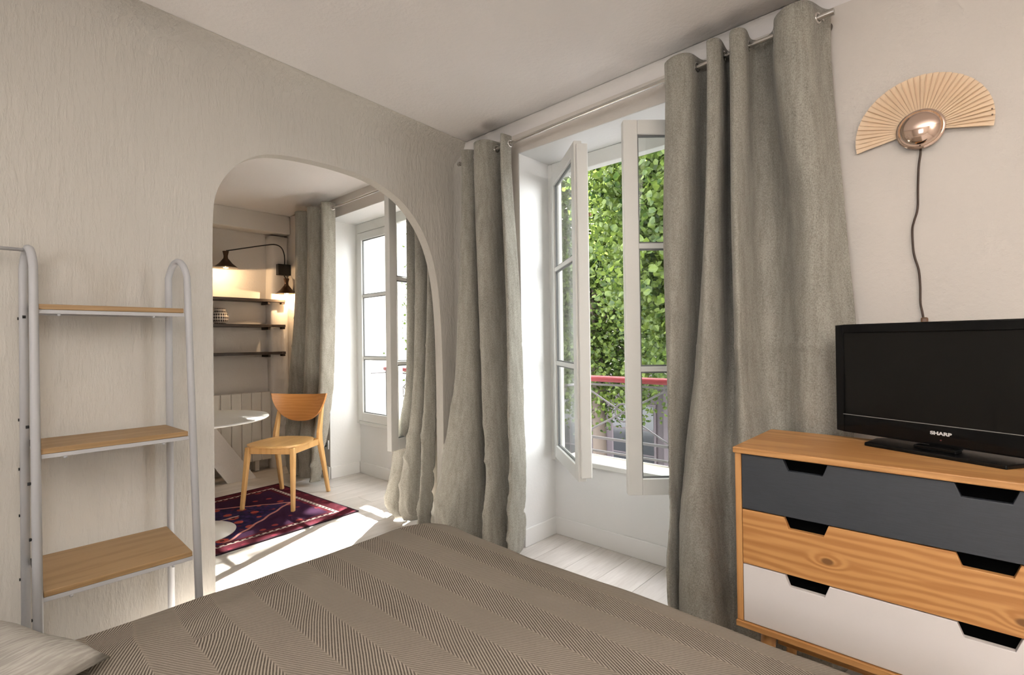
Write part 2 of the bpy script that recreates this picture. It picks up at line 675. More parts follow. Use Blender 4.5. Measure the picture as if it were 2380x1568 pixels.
def sash(win, hinge, free, flip, knob):
    """a casement sash hinged at hinge (x, y), its free edge at free (x, y)"""
    h, f = Vector((*hinge, 0)), Vector((*free, 0))
    d = (f - h)
    L = d.length
    d.normalize()
    n = Vector((-d.y, d.x, 0)) * (1 if flip else -1)
    ang = math.atan2(d.y, d.x)

    def pt(u, t, z):
        return h + d * u + n * t + Vector((0, 0, z))

    def bar(u0, u1, z0, z1, t0=-ST / 2, t1=ST / 2, q=None):
        q = q or B()
        return q.prism([pt(u0, t0, z0), pt(u1, t0, z0), pt(u1, t1, z0), pt(u0, t1, z0)], (0, 0, z1 - z0))
    s = bar(0, SW, ZB, ZT).build('sash', M_sash, win, bevel=0.004)
    q = bar(L - SW, L, ZB, ZT)
    q.build('stile', M_sash, s, bevel=0.004)
    bar(SW, L - SW, ZB, ZB + 0.075).build('bottom_rail', M_sash, s, bevel=0.004)
    bar(SW, L - SW, ZT - SW, ZT).build('top_rail', M_sash, s, bevel=0.004)
    zz = [ZB + 0.075, 1.062, 1.625, ZT - SW]
    for z in zz[1:3]:
        bar(SW, L - SW, z - 0.012, z + 0.012, -0.014, 0.014).build('muntin', M_sash, s, bevel=0.003)
    for a, b in zip(zz[:-1], zz[1:]):
        bar(SW - 0.004, L - SW + 0.004, a + (0.012 if a > 1 else 0), b - (0.012 if b < 2 else 0), -0.002, 0.002).build('pane', M_glass, s)
    for a, b in zip(zz[:-1], zz[1:]):
        a += 0.012 if a > 1 else 0
        b -= 0.012 if b < 2 else 0
        rg = B()  # thin grey ring along the edge of each pane
        for tt in (-0.006, 0.006):
            o4 = [pt(SW, tt, a), pt(L - SW, tt, a), pt(L - SW, tt, b), pt(SW, tt, b)]
            i4 = [pt(SW + 0.007, tt, a + 0.007), pt(L - SW - 0.007, tt, a + 0.007), pt(L - SW - 0.007, tt, b - 0.007), pt(SW + 0.007, tt, b - 0.007)]
            rg.v += o4 + i4
        for k_ in range(4):
            j_ = (k_ + 1) % 4
            rg.f += [(k_, j_, 4 + j_, 4 + k_), (8 + k_, 8 + j_, 12 + j_, 12 + k_), (k_, j_, 8 + j_, 8 + k_), (4 + k_, 4 + j_, 12 + j_, 12 + k_)]
        rg.build('pane_edge_ring', plain('grey_pane_edge', (0.16, 0.165, 0.165), 0.5), s)
    if knob == 'astragal':
        a = bar(L + 0.0005, L + 0.022, ZB + 0.02, ZT - 0.02, -0.012, 0.046)
        a.build('astragal', M_sash, s, bevel=0.006)
        p = pt(L - 0.005, 0.047, 1.83)
        B().lathe([(0.011, 0), (0.011, 0.01), (0.006, 0.02), (0.0, 0.021)], (0, 0, 0), 12).build('latch_knob', plain('brass_dull', (0.25, 0.18, 0.09), 0.4, 0.8), s, local=True)
        k = COL.objects[-1] if False else [c for c in s.children if c.name.startswith('latch_knob')][-1]
        k.location = frame_of(win).inverted() @ p
        k.rotation_euler = n.to_track_quat('Z', 'Y').to_euler()
    if knob == 'keyhole':
        p = pt(L - 0.034, -ST / 2 - 0.001, 1.07)
        kb = B().lathe([(0.013, 0), (0.013, 0.006), (0.008, 0.009), (0.0, 0.009)], (0, 0, 0), 14).build('lock_plate', plain('brass_dull', (0.25, 0.18, 0.09), 0.4, 0.8), s, local=True)
        kb.location = frame_of(win).inverted() @ p
        kb.rotation_euler = (-n).to_track_quat('Z', 'Y').to_euler()
    for z in (0.62, 1.35, 2.06):
        B().tube([pt(-0.008, -0.012 if not flip else 0.012, z - 0.04), pt(-0.008, -0.012 if not flip else 0.012, z + 0.04)], 0.007, 8).build('hinge', M_sash, s, smooth=True)
    return s


def window_unit(idx, a, b, label):
    w = thing('window_%d' % idx, label, 'window', ((a + b) / 2, YF, 0.45), kind='structure')
    y0, y1 = YF - 0.03, YF + 0.03
    B().box(a, a + 0.035, y0, y1, 0.462, 2.29).build('frame_jamb', M_sash, w, bevel=0.004)
    B().box(b - 0.035, b, y0, y1, 0.462, 2.29).build('frame_jamb', M_sash, w, bevel=0.004)
    B().box(a + 0.035, b - 0.035, y0, y1, 2.205, 2.29).build('frame_head', M_sash, w, bevel=0.004)
    B().box(a + 0.035, b - 0.035, y0, y1, 0.455, 0.485).build('frame_sill', M_sash, w, bevel=0.004)
    B().box(a - 0.03, b + 0.03, YF + 0.03, YF + 0.30, 0.39, 0.453).build('outer_sill', plain('limestone', (0.62, 0.58, 0.50), 0.8), w, bevel=0.006)
    return w


w1 = window_unit(1, W1[0], W1[1], 'white casement window with both sashes swung open beside the dresser')
sash(w1, (-1.925, 2.487), (-1.468, 2.100), True, 'astragal')
sash(w1, (-0.745, 2.487), (-1.195, 2.063), True, 'keyhole')
w2 = window_unit(2, W2[0], W2[1], 'white casement window beyond the archway with one sash open')
sash(w2, (-4.205, 2.497), (-3.575, 2.497), False, None)
sash(w2, (-2.945, 2.487), (-2.835, 1.885), True, None)
# added window behind the camera, lets in extra daylight to fill the room
w3 = thing('window_3', 'added plain window behind the bed for fill daylight', 'window', (-0.05, -2.7, 0.9), kind='structure')
for xx in (bx0, -0.08, bx1 - 0.06):
    B().box(xx, xx + 0.06, -2.74, -2.67, bz0, bz1).build('frame_jamb', M_sash, w3, bevel=0.004)
B().box(bx0, bx1, -2.74, -2.67, bz0, bz0 + 0.06).build('frame_sill', M_sash, w3, bevel=0.004)
B().box(bx0, bx1, -2.74, -2.67, bz1 - 0.06, bz1).build('frame_head', M_sash, w3, bevel=0.004)

# ================================================================== CURTAINS
RODY = 2.11


def rod_z(x, far=False):
    return 2.333 if far else 2.313 + (x + 2.04) * 0.0255


def plan_points(ctrl, n):
    pts = catmull([(a, b, 0) for a, b in ctrl], n)
    return pts


def curtain(name, label, keys, mat, far=False, crumple=0.012, seed=0.0, rings=True):
    """keys: list of (z, [(x, y), ...]) from top to bottom, same number of plan points in each"""
    c = None
    NU = 9
    NV = 150
    z_top = keys[0][0]
    rows = []
    prof = [plan_points(k[1], NU) for k in keys]
    zs = [k[0] for k in keys]
    for v in range(NV + 1):
        t = v / NV
        z = z_top + (zs[-1] - z_top) * t
        i = 0
        while i < len(zs) - 2 and z < zs[i + 1]:
            i += 1
        f = (zs[i] - z) / (zs[i] - zs[i + 1])
        # catmull in v for smooth hanging
        p0, p1, p2, p3 = prof[max(i - 1, 0)], prof[i], prof[i + 1], prof[min(i + 2, len(prof) - 1)]
        r_ = []
        low = smoothstep((1.5 - z) / 1.3)
        for j in range(len(p1)):
            a, b, cc, d = p0[j], p1[j], p2[j], p3[j]
            q = 0.5 * ((2 * b) + (cc - a) * f + (2 * a - 5 * b + 4 * cc - d) * f * f + (3 * b - a - 3 * cc + d) * f ** 3)
            x, y = q.x, q.y
            yd = 2.17 - (2.17 - y) * (1 + (0.06 if far else 0.36) * smoothstep((2.2 - z) / 0.5))   # deeper folds below the heading
            x, y = x * (1 - 0.48 * (y - yd)), yd
            s = j * 0.05
            am = crumple * (0.05 + 0.95 * low)
            w = noise.noise(Vector((x * 6 + seed, z * 2.6, s * 0.5)))
            w2 = noise.noise(Vector((x * 15 + seed, z * 11 + x * 7, s)))
            cr = 0
            for zc in (1.42, 1.17, 0.95, 0.62):
                dz = z - zc - 0.03 * noise.noise(Vector((x * 4, zc, seed)))
                cr -= math.exp(-(dz / 0.008) ** 2) * 0.011 * max(0, 0.4 + noise.noise(Vector((x * 5 + 9, zc * 3, seed))))
            lw = smoothstep((1.15 - z) / 0.95)
            rd = 1 - abs(noise.noise(Vector((x * 6 + z * 3 + seed, z * 4.0 - x * 3, s * 0.5))))
            rd2 = 1 - abs(noise.noise(Vector((x * 13 - z * 7 + seed * 2, z * 10 + x * 4, s * 0.8))))
            y += am * (1.3 * w + 0.22 * w2) + cr - lw * (0.019 * rd ** 8 + 0.006 * rd2 ** 8)
            x += am * 0.3 * noise.noise(Vector((x * 5 + 31 + seed, z * 5, s)))
            if x > -0.60 and z < 0.95 and not far:      # stays behind the dresser
                y = max(y, 2.002 - 0.20 * smoothstep((-0.572 - x) / 0.028))
            zz = z
            if v == 0 or t < 0.02:
                zz += (rod_z(x, far) - rod_z(keys[0][1][0][0], far)) * (1 - t / 0.02)
            if t > 0.96:
                zz += 0.045 * max(0, 0.45 + 1.2 * noise.noise(Vector((x * 3.2, seed, 0)))) * (t - 0.96) / 0.04
            r_.append((x, y, zz))
        rows.append(r_)
    xs = [p[0] for r_ in rows for p in r_]
    c = thing(name, label, 'curtain', ((min(xs) + max(xs)) / 2, RODY, 0), group='grey linen curtains')
    B().grid(rows).build('cloth', mat, c, smooth=True, solid=0.003)
    # hem seams
    # eyelets where the cloth crosses the rod
    top = prof[0]
    done = []
    for a, b in zip(top[:-1], top[1:]):
        if (a.y - RODY) * (b.y - RODY) < 0:
            f = (RODY - a.y) / (b.y - a.y)
            p = a + (b - a) * f
            nrm = (b - a).cross(Vector((0, 0, 1))).normalized()
            rg = bpy.data.objects.get('eyelet_template')
            q = B()
            q.lathe([(0.017 + 0.005 * math.cos(2 * math.pi * k / 10), 0.004 * math.sin(2 * math.pi * k / 10)) for k in range(11)], (0, 0, 0), 20)
            q.f = [f_ for f_ in q.f if len(f_) == 4]
            e = q.build('eyelet', M_chrome, c, local=True, smooth=True)
            e.location = frame_of(c).inverted() @ Vector((p.x, p.y, rod_z(p.x, far)))
            e.rotation_euler = nrm.to_track_quat('Z', 'Y').to_euler()
    return c


# right curtain of the near window
top = [(-0.975, 2.15), (-0.985, 2.07), (-0.925, 2.035), (-0.872, 2.06), (-0.855, 2.15), (-0.825, 2.17), (-0.805, 2.10), (-0.785, 2.03), (-0.745, 2.05), (-0.752, 2.16), (-0.730, 2.17),
       (-0.708, 2.06), (-0.680, 2.03), (-0.650, 2.06), (-0.655, 2.15), (-0.62, 2.18), (-0.575, 2.15), (-0.545, 2.07), (-0.49, 2.03), (-0.435, 2.05), (-0.405, 2.14), (-0.385, 2.17)]
mid = [(-1.00, 2.14), (-0.998, 2.06), (-0.94, 2.03), (-0.895, 2.06), (-0.868, 2.15), (-0.84, 2.16), (-0.825, 2.08), (-0.80, 2.03), (-0.765, 2.06), (-0.758, 2.16), (-0.730, 2.17),
       (-0.712, 2.06), (-0.685, 2.03), (-0.660, 2.07), (-0.64, 2.14), (-0.59, 2.165), (-0.54, 2.14), (-0.50, 2.10), (-0.45, 2.07), (-0.405, 2.09), (-0.37, 2.14), (-0.35, 2.16)]
low = [(-1.00, 2.12), (-0.985, 2.05), (-0.955, 2.02), (-0.925, 2.06), (-0.895, 2.13), (-0.880, 2.12), (-0.870, 2.06), (-0.82, 2.015), (-0.775, 2.05), (-0.755, 2.12), (-0.725, 2.13),
       (-0.705, 2.06), (-0.675, 2.025), (-0.655, 2.06), (-0.62, 2.12), (-0.57, 2.13), (-0.52, 2.11), (-0.475, 2.08), (-0.43, 2.075), (-0.385, 2.09), (-0.345, 2.13), (-0.318, 2.15)]
b1 = [(-0.975, 2.10), (-0.968, 2.04), (-0.955, 2.00), (-0.942, 2.04), (-0.930, 2.08), (-0.925, 2.06), (-0.905, 2.01), (-0.85, 1.97), (-0.79, 2.00), (-0.755, 2.07), (-0.725, 2.07),
      (-0.69, 2.02), (-0.645, 2.01), (-0.60, 2.04), (-0.57, 2.08), (-0.53, 2.10), (-0.50, 2.09), (-0.46, 2.06), (-0.42, 2.06), (-0.39, 2.08), (-0.37, 2.12), (-0.36, 2.14)]
b2 = [(-0.955, 2.09), (-0.955, 2.03), (-0.950, 1.97), (-0.935, 1.95), (-0.915, 2.00), (-0.905, 1.99), (-0.885, 1.93), (-0.82, 1.90), (-0.75, 1.92), (-0.72, 1.99), (-0.69, 1.99),
      (-0.645, 1.95), (-0.61, 1.97), (-0.575, 2.02), (-0.55, 2.06), (-0.52, 2.08), (-0.49, 2.08), (-0.46, 2.06), (-0.42, 2.06), (-0.39, 2.08), (-0.37, 2.12), (-0.36, 2.14)]
b3 = [(-0.90, 2.08), (-0.895, 2.04), (-0.885, 1.99), (-0.87, 1.97), (-0.86, 2.00), (-0.85, 1.99), (-0.83, 1.95), (-0.78, 1.92), (-0.73, 1.93), (-0.70, 1.98), (-0.67, 1.98),
      (-0.63, 1.96), (-0.60, 1.98), (-0.57, 2.02), (-0.55, 2.06), (-0.52, 2.08), (-0.49, 2.08), (-0.46, 2.06), (-0.42, 2.06), (-0.39, 2.08), (-0.37, 2.12), (-0.36, 2.14)]
zt_ = rod_z(-0.975) + 0.045
curtain('curtain', 'wide grey linen curtain hanging behind the dresser and television', [(zt_, top), (2.2, top), (1.65, mid), (1.05, low), (0.60, b1), (0.16, b2), (0.012, b3)], M_curtain, seed=1.0, crumple=0.015)

# left curtain of the near window
top = [(-2.34, 2.17), (-2.31, 2.15), (-2.29, 2.06), (-2.26, 2.05), (-2.225, 2.09), (-2.20, 2.17), (-2.172, 2.16), (-2.165, 2.05), (-2.115, 2.02), (-2.06, 2.05), (-2.035, 2.15), (-2.00, 2.17), (-1.975, 2.08), (-1.945, 2.05), (-1.935, 2.12)]
mid = [(-2.37, 2.17), (-2.345, 2.13), (-2.32, 2.06), (-2.28, 2.02), (-2.195, 2.04), (-2.172, 2.16), (-2.158, 2.18), (-2.140, 2.05), (-2.09, 2.01), (-2.04, 2.04), (-2.01, 2.13), (-1.97, 2.13), (-1.935, 2.06), (-1.89, 2.02), (-1.865, 2.09)]
low = [(-2.40, 2.15), (-2.38, 2.10), (-2.355, 2.04), (-2.29, 1.99), (-2.175, 2.02), (-2.145, 2.14), (-2.125, 2.17), (-2.105, 2.05), (-2.06, 1.99), (-2.01, 2.02), (-1.97, 2.09), (-1.94, 2.10), (-1.90, 2.04), (-1.855, 1.99), (-1.832, 2.08)]
b1 = [(-2.455, 2.13), (-2.455, 2.07), (-2.43, 1.99), (-2.33, 1.93), (-2.16, 1.96), (-2.115, 2.10), (-2.09, 2.14), (-2.07, 2.04), (-2.02, 1.97), (-1.975, 1.98), (-1.95, 2.05), (-1.92, 2.07), (-1.88, 2.02), (-1.835, 1.97), (-1.815, 2.06)]
b2 = [(-2.46, 2.12), (-2.46, 2.05), (-2.44, 1.95), (-2.33, 1.90), (-2.20, 1.94), (-2.09, 2.08), (-2.06, 2.11), (-2.04, 2.03), (-2.02, 1.95), (-1.975, 1.93), (-1.94, 1.99), (-1.92, 2.03), (-1.88, 2.00), (-1.83, 1.95), (-1.81, 2.05)]
b3 = [(-2.42, 2.13), (-2.42, 2.08), (-2.40, 2.02), (-2.31, 1.99), (-2.20, 2.02), (-2.10, 2.10), (-2.06, 2.12), (-2.03, 2.06), (-2.01, 1.99), (-1.98, 1.97), (-1.95, 2.01), (-1.93, 2.04), (-1.90, 2.03), (-1.88, 2.00), (-1.87, 2.06)]
zt_ = rod_z(-2.4) + 0.045
curtain('curtain', 'grey linen curtain gathered beside the right foot of the archway', [(zt_, top), (2.15, top), (1.5, mid), (0.9, low), (0.45, b1), (0.14, b2), (0.012, b3)], M_curtain, seed=5.0, crumple=0.014)

# far room, left curtain
top = [(-4.55, 2.15), (-4.52, 2.05), (-4.45, 2.03), (-4.40, 2.08), (-4.37, 2.17), (-4.33, 2.17), (-4.30, 2.06), (-4.23, 2.03), (-4.17, 2.06), (-4.14, 2.16), (-4.09, 2.16), (-4.05, 2.06), (-3.99, 2.04), (-3.955, 2.13)]
mid = [(-4.62, 2.16), (-4.57, 2.06), (-4.49, 2.03), (-4.42, 2.08), (-4.38, 2.17), (-4.34, 2.17), (-4.31, 2.05), (-4.24, 2.02), (-4.17, 2.06), (-4.14, 2.14), (-4.09, 2.14), (-4.05, 2.05), (-3.99, 2.03), (-3.95, 2.12)]
low = [(-4.74, 2.16), (-4.70, 2.06), (-4.60, 2.02), (-4.50, 2.07), (-4.42, 2.16), (-4.37, 2.16), (-4.34, 2.03), (-4.26, 2.00), (-4.19, 2.04), (-4.16, 2.11), (-4.12, 2.11), (-4.08, 2.03), (-4.01, 2.01), (-3.97, 2.10)]
b1 = [(-4.76, 2.14), (-4.72, 2.04), (-4.62, 2.00), (-4.52, 2.04), (-4.44, 2.14), (-4.40, 2.14), (-4.37, 2.02), (-4.29, 1.98), (-4.22, 2.01), (-4.20, 2.07), (-4.17, 2.07), (-4.13, 2.00), (-4.08, 1.99), (-4.05, 2.07)]
b2 = [(-4.73, 2.14), (-4.69, 2.05), (-4.61, 2.01), (-4.53, 2.04), (-4.46, 2.12), (-4.42, 2.12), (-4.39, 2.03), (-4.32, 1.98), (-4.26, 2.01), (-4.24, 2.06), (-4.22, 2.06), (-4.19, 2.00), (-4.15, 1.99), (-4.13, 2.06)]
zt_ = 2.333 + 0.045
curtain('curtain', 'grey linen curtain behind the wooden chair next to the post', [(zt_, top), (2.1, top), (1.5, mid), (0.8, low), (0.3, b1), (0.012, b2)], M_curtain, far=True, seed=11.0)

# far room, right curtain
top = [(-2.875, 2.17), (-2.87, 2.08), (-2.84, 2.05), (-2.81, 2.09), (-2.80, 2.17), (-2.775, 2.17), (-2.765, 2.07), (-2.735, 2.04), (-2.705, 2.07), (-2.695, 2.16), (-2.66, 2.17), (-2.645, 2.08), (-2.61, 2.05), (-2.59, 2.14)]
mid = [(-2.87, 2.17), (-2.865, 2.08), (-2.835, 2.04), (-2.81, 2.08), (-2.80, 2.17), (-2.77, 2.17), (-2.76, 2.07), (-2.73, 2.03), (-2.70, 2.06), (-2.69, 2.14), (-2.66, 2.15), (-2.64, 2.07), (-2.605, 2.04), (-2.585, 2.12)]
low = [(-2.875, 2.16), (-2.865, 2.07), (-2.845, 2.02), (-2.81, 2.06), (-2.80, 2.14), (-2.775, 2.14), (-2.765, 2.05), (-2.73, 2.00), (-2.69, 2.03), (-2.68, 2.11), (-2.66, 2.11), (-2.64, 2.03), (-2.605, 2.01), (-2.585, 2.09)]
b1 = [(-3.02, 2.14), (-3.00, 2.05), (-2.96, 1.99), (-2.90, 2.01), (-2.86, 2.08), (-2.83, 2.08), (-2.81, 2.00), (-2.76, 1.95), (-2.71, 1.98), (-2.69, 2.05), (-2.67, 2.05), (-2.64, 2.00), (-2.61, 1.98), (-2.59, 2.06)]
b2 = [(-3.06, 2.13), (-3.05, 2.04), (-3.00, 1.97), (-2.93, 1.97), (-2.88, 2.04), (-2.85, 2.04), (-2.82, 1.97), (-2.77, 1.92), (-2.71, 1.94), (-2.68, 2.00), (-2.66, 2.00), (-2.63, 1.96), (-2.605, 1.96), (-2.585, 2.04)]
b3 = [(-2.99, 2.12), (-2.98, 2.06), (-2.95, 2.01), (-2.90, 2.01), (-2.87, 2.05), (-2.85, 2.05), (-2.83, 2.00), (-2.79, 1.96), (-2.73, 1.97), (-2.70, 2.01), (-2.68, 2.01), (-2.65, 1.98), (-2.62, 1.98), (-2.60, 2.05)]
curtain('curtain', 'grey linen curtain beyond the archway, beside its right edge', [(zt_, top), (2.1, top), (1.5, mid), (0.85, low), (0.38, b1), (0.12, b2), (0.012, b3)], M_curtain, far=True, seed=17.0)


def rod(x0, x1, far, label):
    z0, z1 = rod_z(x0, far), rod_z(x1, far)
    t = thing('curtain_rod', label, 'curtain rod', ((x0 + x1) / 2, RODY, min(z0, z1) - 0.01))
    B().tube([(x0, RODY, z0), (x1, RODY, z1)], 0.0095, 14).build('rod', M_chrome, t, auto=40)
    for x_, z_, s in ((x0, z0, -1), (x1, z1, 1)):
        B().tube([(x_ - s * 0.004, RODY, z_), (x_ + s * 0.012, RODY, z_)], 0.0125, 14).build('end_cap', M_chrome, t, auto=40)
    for x_ in (x0 + 0.06, x1 - 0.03):
        z_ = rod_z(x_, far)
        B().tube([(x_, YW, z_), (x_, RODY + 0.008, z_)], 0.006, 10).lathe([(0.02, -0.006), (0.02, 0)], (x_, YW, z_), 16, 'Y').build('bracket', M_chrome, t, auto=40)


rod(-2.365, -0.375, False, 'thin steel curtain rod above the near window')
rod(-4.62, -2.575, True, 'thin steel curtain rod in the room beyond the archway')

# ================================================================== DRESSER
dx0, dx1, dy0, dy1 = -0.556, 0.196, 1.602, 1.985
t = thing('dresser', 'pine dresser with dark grey, honey and white drawers below the television', 'dresser', ((dx0 + dx1) / 2, (dy0 + dy1) / 2, 0))
B().box(dx0 - 0.004, dx1 + 0.004, dy0 - 0.008, dy1, 0.850, 0.868).build('top', M_pine, t, bevel=0.003)
B().box(dx0, dx0 + 0.018, dy0, dy1, 0.343, 0.8495).build('side_panel', M_pine_v, t, bevel=0.002)
B().box(dx1 - 0.018, dx1, dy0, dy1, 0.343, 0.8495).build('side_panel', M_pine_v, t, bevel=0.002)
B().box(dx0 - 0.002, dx1 + 0.002, dy0 - 0.006, dy1, 0.325, 0.3425).build('bottom_panel', M_pine, t, bevel=0.002)
B().box(dx0 + 0.0185, dx1 - 0.0185, dy1 - 0.008, dy1, 0.343, 0.8495).build('back_panel', M_pine, t)
B().box(dx0 + 0.0185, dx1 - 0.0185, dy0 + 0.03, dy0 + 0.04, 0.345, 0.8475).build('drawer_shade_panel', M_drawer_shade, t)  # black panel painted as the shade inside the drawer notches
for z_ in (0.516, 0.681):
    pass


def paintwood(name, c, rough=0.4):
    m = Mat(name, c, rough)
    n = m.noise(40, 3, sc=(0.5, 8, 8))
    m.color(m.mix(n.step(0.3, 0.7), c, tuple(v * 0.86 for v in c)))
    m.bump(n, 0.12, 0.001)
    return m.mat


M_slate = paintwood('slate_paint', (0.043, 0.049, 0.058), 0.42)
M_offwhite = plain('offwhite_paint', (0.76, 0.715, 0.69), 0.45)
fx0, fx1 = dx0 + 0.0195, dx1 - 0.0195
for z0, z1, mt, lb in ((0.684, 0.8475, M_slate, 'dark grey painted drawer'), (0.519, 0.681, M_pine_knot, 'honey pine drawer with knots'), (0.345, 0.516, M_offwhite, 'white painted drawer')):
    zc = (z0 + z1) / 2
    n1a, n1b, n2a, n2b = -0.422, -0.311, -0.049, 0.062
    dp, sl = 0.032, 0.012
    poly = [(fx0, z0), (fx1, z0), (fx1, z1), (n2b, z1), (n2b - sl, z1 - dp), (n2a + sl, z1 - dp), (n2a, z1), (n1b, z1), (n1b - sl, z1 - dp), (n1a + sl, z1 - dp), (n1a, z1), (fx0, z1)]
    f = thing('drawer_tmp', None, None)
    bpy.data.objects.remove(f)
    cx, cz = (fx0 + fx1) / 2, zc
    q = B().prism([(a - cx, 0, b - cz) for a, b in poly], (0, 0.018, 0))
    d = q.build('drawer', mt, t, local=True, bevel=0.0012)
    d.location = frame_of(t).inverted() @ Vector((cx, dy0 + 0.001, cz))
    tag(d, lb)
for lx in (dx0 + 0.075, dx1 - 0.075):
    for ly, s in ((dy0 + 0.055, -1), (dy1 - 0.055, 1)):
        sx = -0.02 if lx < -0.2 else 0.02
        B().tube([(lx + sx, ly + s * 0.02, 0.0), (lx, ly, 0.3245)], [0.013, 0.022], 16).build('leg', M_pine_v, t, auto=40)
B().box(dx0 + 0.10, dx1 - 0.10, dy0 + 0.045, dy0 + 0.063, 0.285, 0.3245).build('front_rail', M_pine, t, bevel=0.002)

# ================================================================== TELEVISION
tvc = Vector((-0.08, 1.858, 0.868))
t = thing('television', 'black flat television on a swivel base on the dresser', 'television', tvc, R(-22))
tw, th = 0.578, 0.344
z0 = 0.024
B().box(-tw / 2, tw / 2, 0.0, 0.045, z0, z0 + th).build('housing', M_black, t, local=True, bevel=0.006)
bz = 0.058
q = B()
q.box(-tw / 2, -tw / 2 + 0.026, -0.008, -0.0005, z0, z0 + th).box(tw / 2 - 0.026, tw / 2, -0.008, -0.0005, z0, z0 + th)
q.box(-tw / 2 + 0.026, tw / 2 - 0.026, -0.008, -0.0005, z0 + th - 0.026, z0 + th).box(-tw / 2 + 0.026, tw / 2 - 0.026, -0.008, -0.0005, z0, z0 + bz - 0.003)
bez = q.build('bezel', M_blackgloss, t, local=True, bevel=0.002)
B().box(-tw / 2 + 0.026, tw / 2 - 0.026, -0.004, -0.0006, z0 + bz - 0.001, z0 + th - 0.0262).build('screen', plain('tv_screen', (0.009, 0.0085, 0.0075), 0.3, 0.0, 0.2), t, local=True)
B().box(-tw / 2 + 0.022, tw / 2 - 0.026, -0.0088, -0.0062, z0 + bz - 0.004, z0 + bz - 0.002).build('trim_line', plain('grey_trim', (0.22, 0.22, 0.21), 0.3), bez, local=True)
# base: slab, raised plate, neck
B().prism([(-0.165, -0.075, 0), (0.165, -0.075, 0), (0.185, 0.02, 0), (0.15, 0.10, 0), (-0.15, 0.10, 0), (-0.185, 0.02, 0)], (0, 0, 0.011)).build('base', M_black, t, local=True, bevel=0.003)
B().box(-0.035, 0.035, 0.004, 0.03, 0.0112, z0 - 0.0005).build('neck', M_blackgloss, t, local=True, bevel=0.003)
B().box(-0.05, 0.05, -0.045, -0.0125, 0.0112, 0.022).build('base_plate', M_blackgloss, t, local=True, bevel=0.002)
fc = bpy.data.curves.new('lettering', 'FONT')
fc.body = 'SHARP'
fc.size = 0.0125
fc.align_x = 'CENTER'
fc.offset = 0.0006
fc.extrude = 0.0004
fo = bpy.data.objects.new('lettering_curve', fc)
COL.objects.link(fo)
dg = bpy.context.evaluated_depsgraph_get()
me = bpy.data.meshes.new_from_object(fo.evaluated_get(dg))
bpy.data.objects.remove(fo)
me.materials.clear()
me.materials.append(plain('silver_print', (0.75, 0.75, 0.75), 0.4))
lo = bpy.data.objects.new('lettering', me)
COL.objects.link(lo)
lo.parent = bez
lo.location = (0.0, -0.0088, z0 + 0.028)
lo.rotation_euler = (R(90), 0, 0)
lo.scale = (1.35, 1, 1)
tag(lo, 'silver maker lettering on the lower bezel')
B().lathe([(0.0022, 0), (0.0022, 0.001), (0, 0.001)], (0, 0, 0), 10).build('power_light', plain('dull_red_led', (0.12, 0.03, 0.03), 0.4), bez, local=True)
pl_ = [c for c in bez.children if c.name.startswith('power_light')][-1]
pl_.location = (0, -0.0082, z0 + 0.014)
pl_.rotation_euler = (R(90), 0, 0)

# ================================================================== FAN WALL LAMP
hc = Vector((-0.136, 2.19, 1.892))
t = thing('wall_lamp', 'folding fan wall lamp with round copper cap above the television', 'wall lamp', (hc.x, YW, hc.z))
M_fanwood = wood('fan_bamboo', (0.86, 0.67, 0.47), (0.80, 0.60, 0.40), 'Z', 30, 0.5)
nsl = 38
a0, a1 = R(189), R(-10)
r0, r1 = 0.05, 0.183
base_slat = None
for k in range(nsl):
    a = a0 + (a1 - a0) * k / (nsl - 1)
    w0, w1 = 0.0024, 0.0054
    zig = 0.0045
    if base_slat is None:
        q = B().prism([(-w0, 0.0, r0), (w0, -0.0012, r0), (w1, -zig, r1 * 0.86), (w1 * 1.45, -zig * 0.2, r1), (-w1 * 1.45, zig * 0.2, r1), (-w1, zig * 0.4, r1 * 0.86)], (0, 0.0018, 0))
        o = q.build('slat', M_fanwood, t, local=True)
        base_slat = o
    else:
        o = base_slat.copy()
        COL.objects.link(o)
        o.parent = t
        o.name = 'slat'
    o.location = (0, -0.016 - (0.0016 if k % 2 else 0.0), 0)
    o.rotation_euler = (0, math.pi / 2 - a, 0)
# paper backing strip along the rim, held by two brass rivets
q = B()
rows = []
for k in range(61):
    a = a0 + (a1 - a0) * k / 60
    rows.append([(r_ * math.cos(a), -0.0135 + 0.0008 * (-1) ** k, r_ * math.sin(a)) for r_ in (0.06, 0.10, 0.14, 0.1815)])
M_paper = Mat('pale_paper', (0.74, 0.54, 0.37), 0.8).mat
B().grid(rows).build('pleated_paper', M_paper, t, local=True, solid=0.0006)
for r_ in (0.165, 0.172):
    a = R(-2) if r_ > 0.17 else R(4)
    B().lathe([(0.0022, 0), (0.0022, -0.0025), (0, -0.003)], (0.176 * math.cos(a), -0.0215, 0.176 * math.sin(a)), 8, 'Y').build('rivet', plain('brown_rivet', (0.12, 0.06, 0.03), 0.4), t, local=True)
M_copper = plain('copper_chrome', (0.72, 0.56, 0.47), 0.10, 1.0)
prof = [(0.066, -0.018), (0.066, -0.024), (0.062, -0.027), (0.058, -0.028)]
cap = B().lathe(prof, (0, 0, 0), 40, 'Y').build('cap_rim', M_copper, t, local=True, auto=50)
B().lathe([(0.060, -0.026)] + [(0.060 * math.cos(R(e)), -0.026 - 0.034 * math.sin(R(e))) for e in range(6, 91, 7)] + [(0.0, -0.060)], (0, 0, 0), 40, 'Y').build('copper_cap', M_copper, t, local=True, smooth=True)
B().lathe([(0.03, 0.0), (0.03, -0.0165)], (0, 0, 0), 24, 'Y').build('wall_plate', M_copper, t, local=True, auto=50)
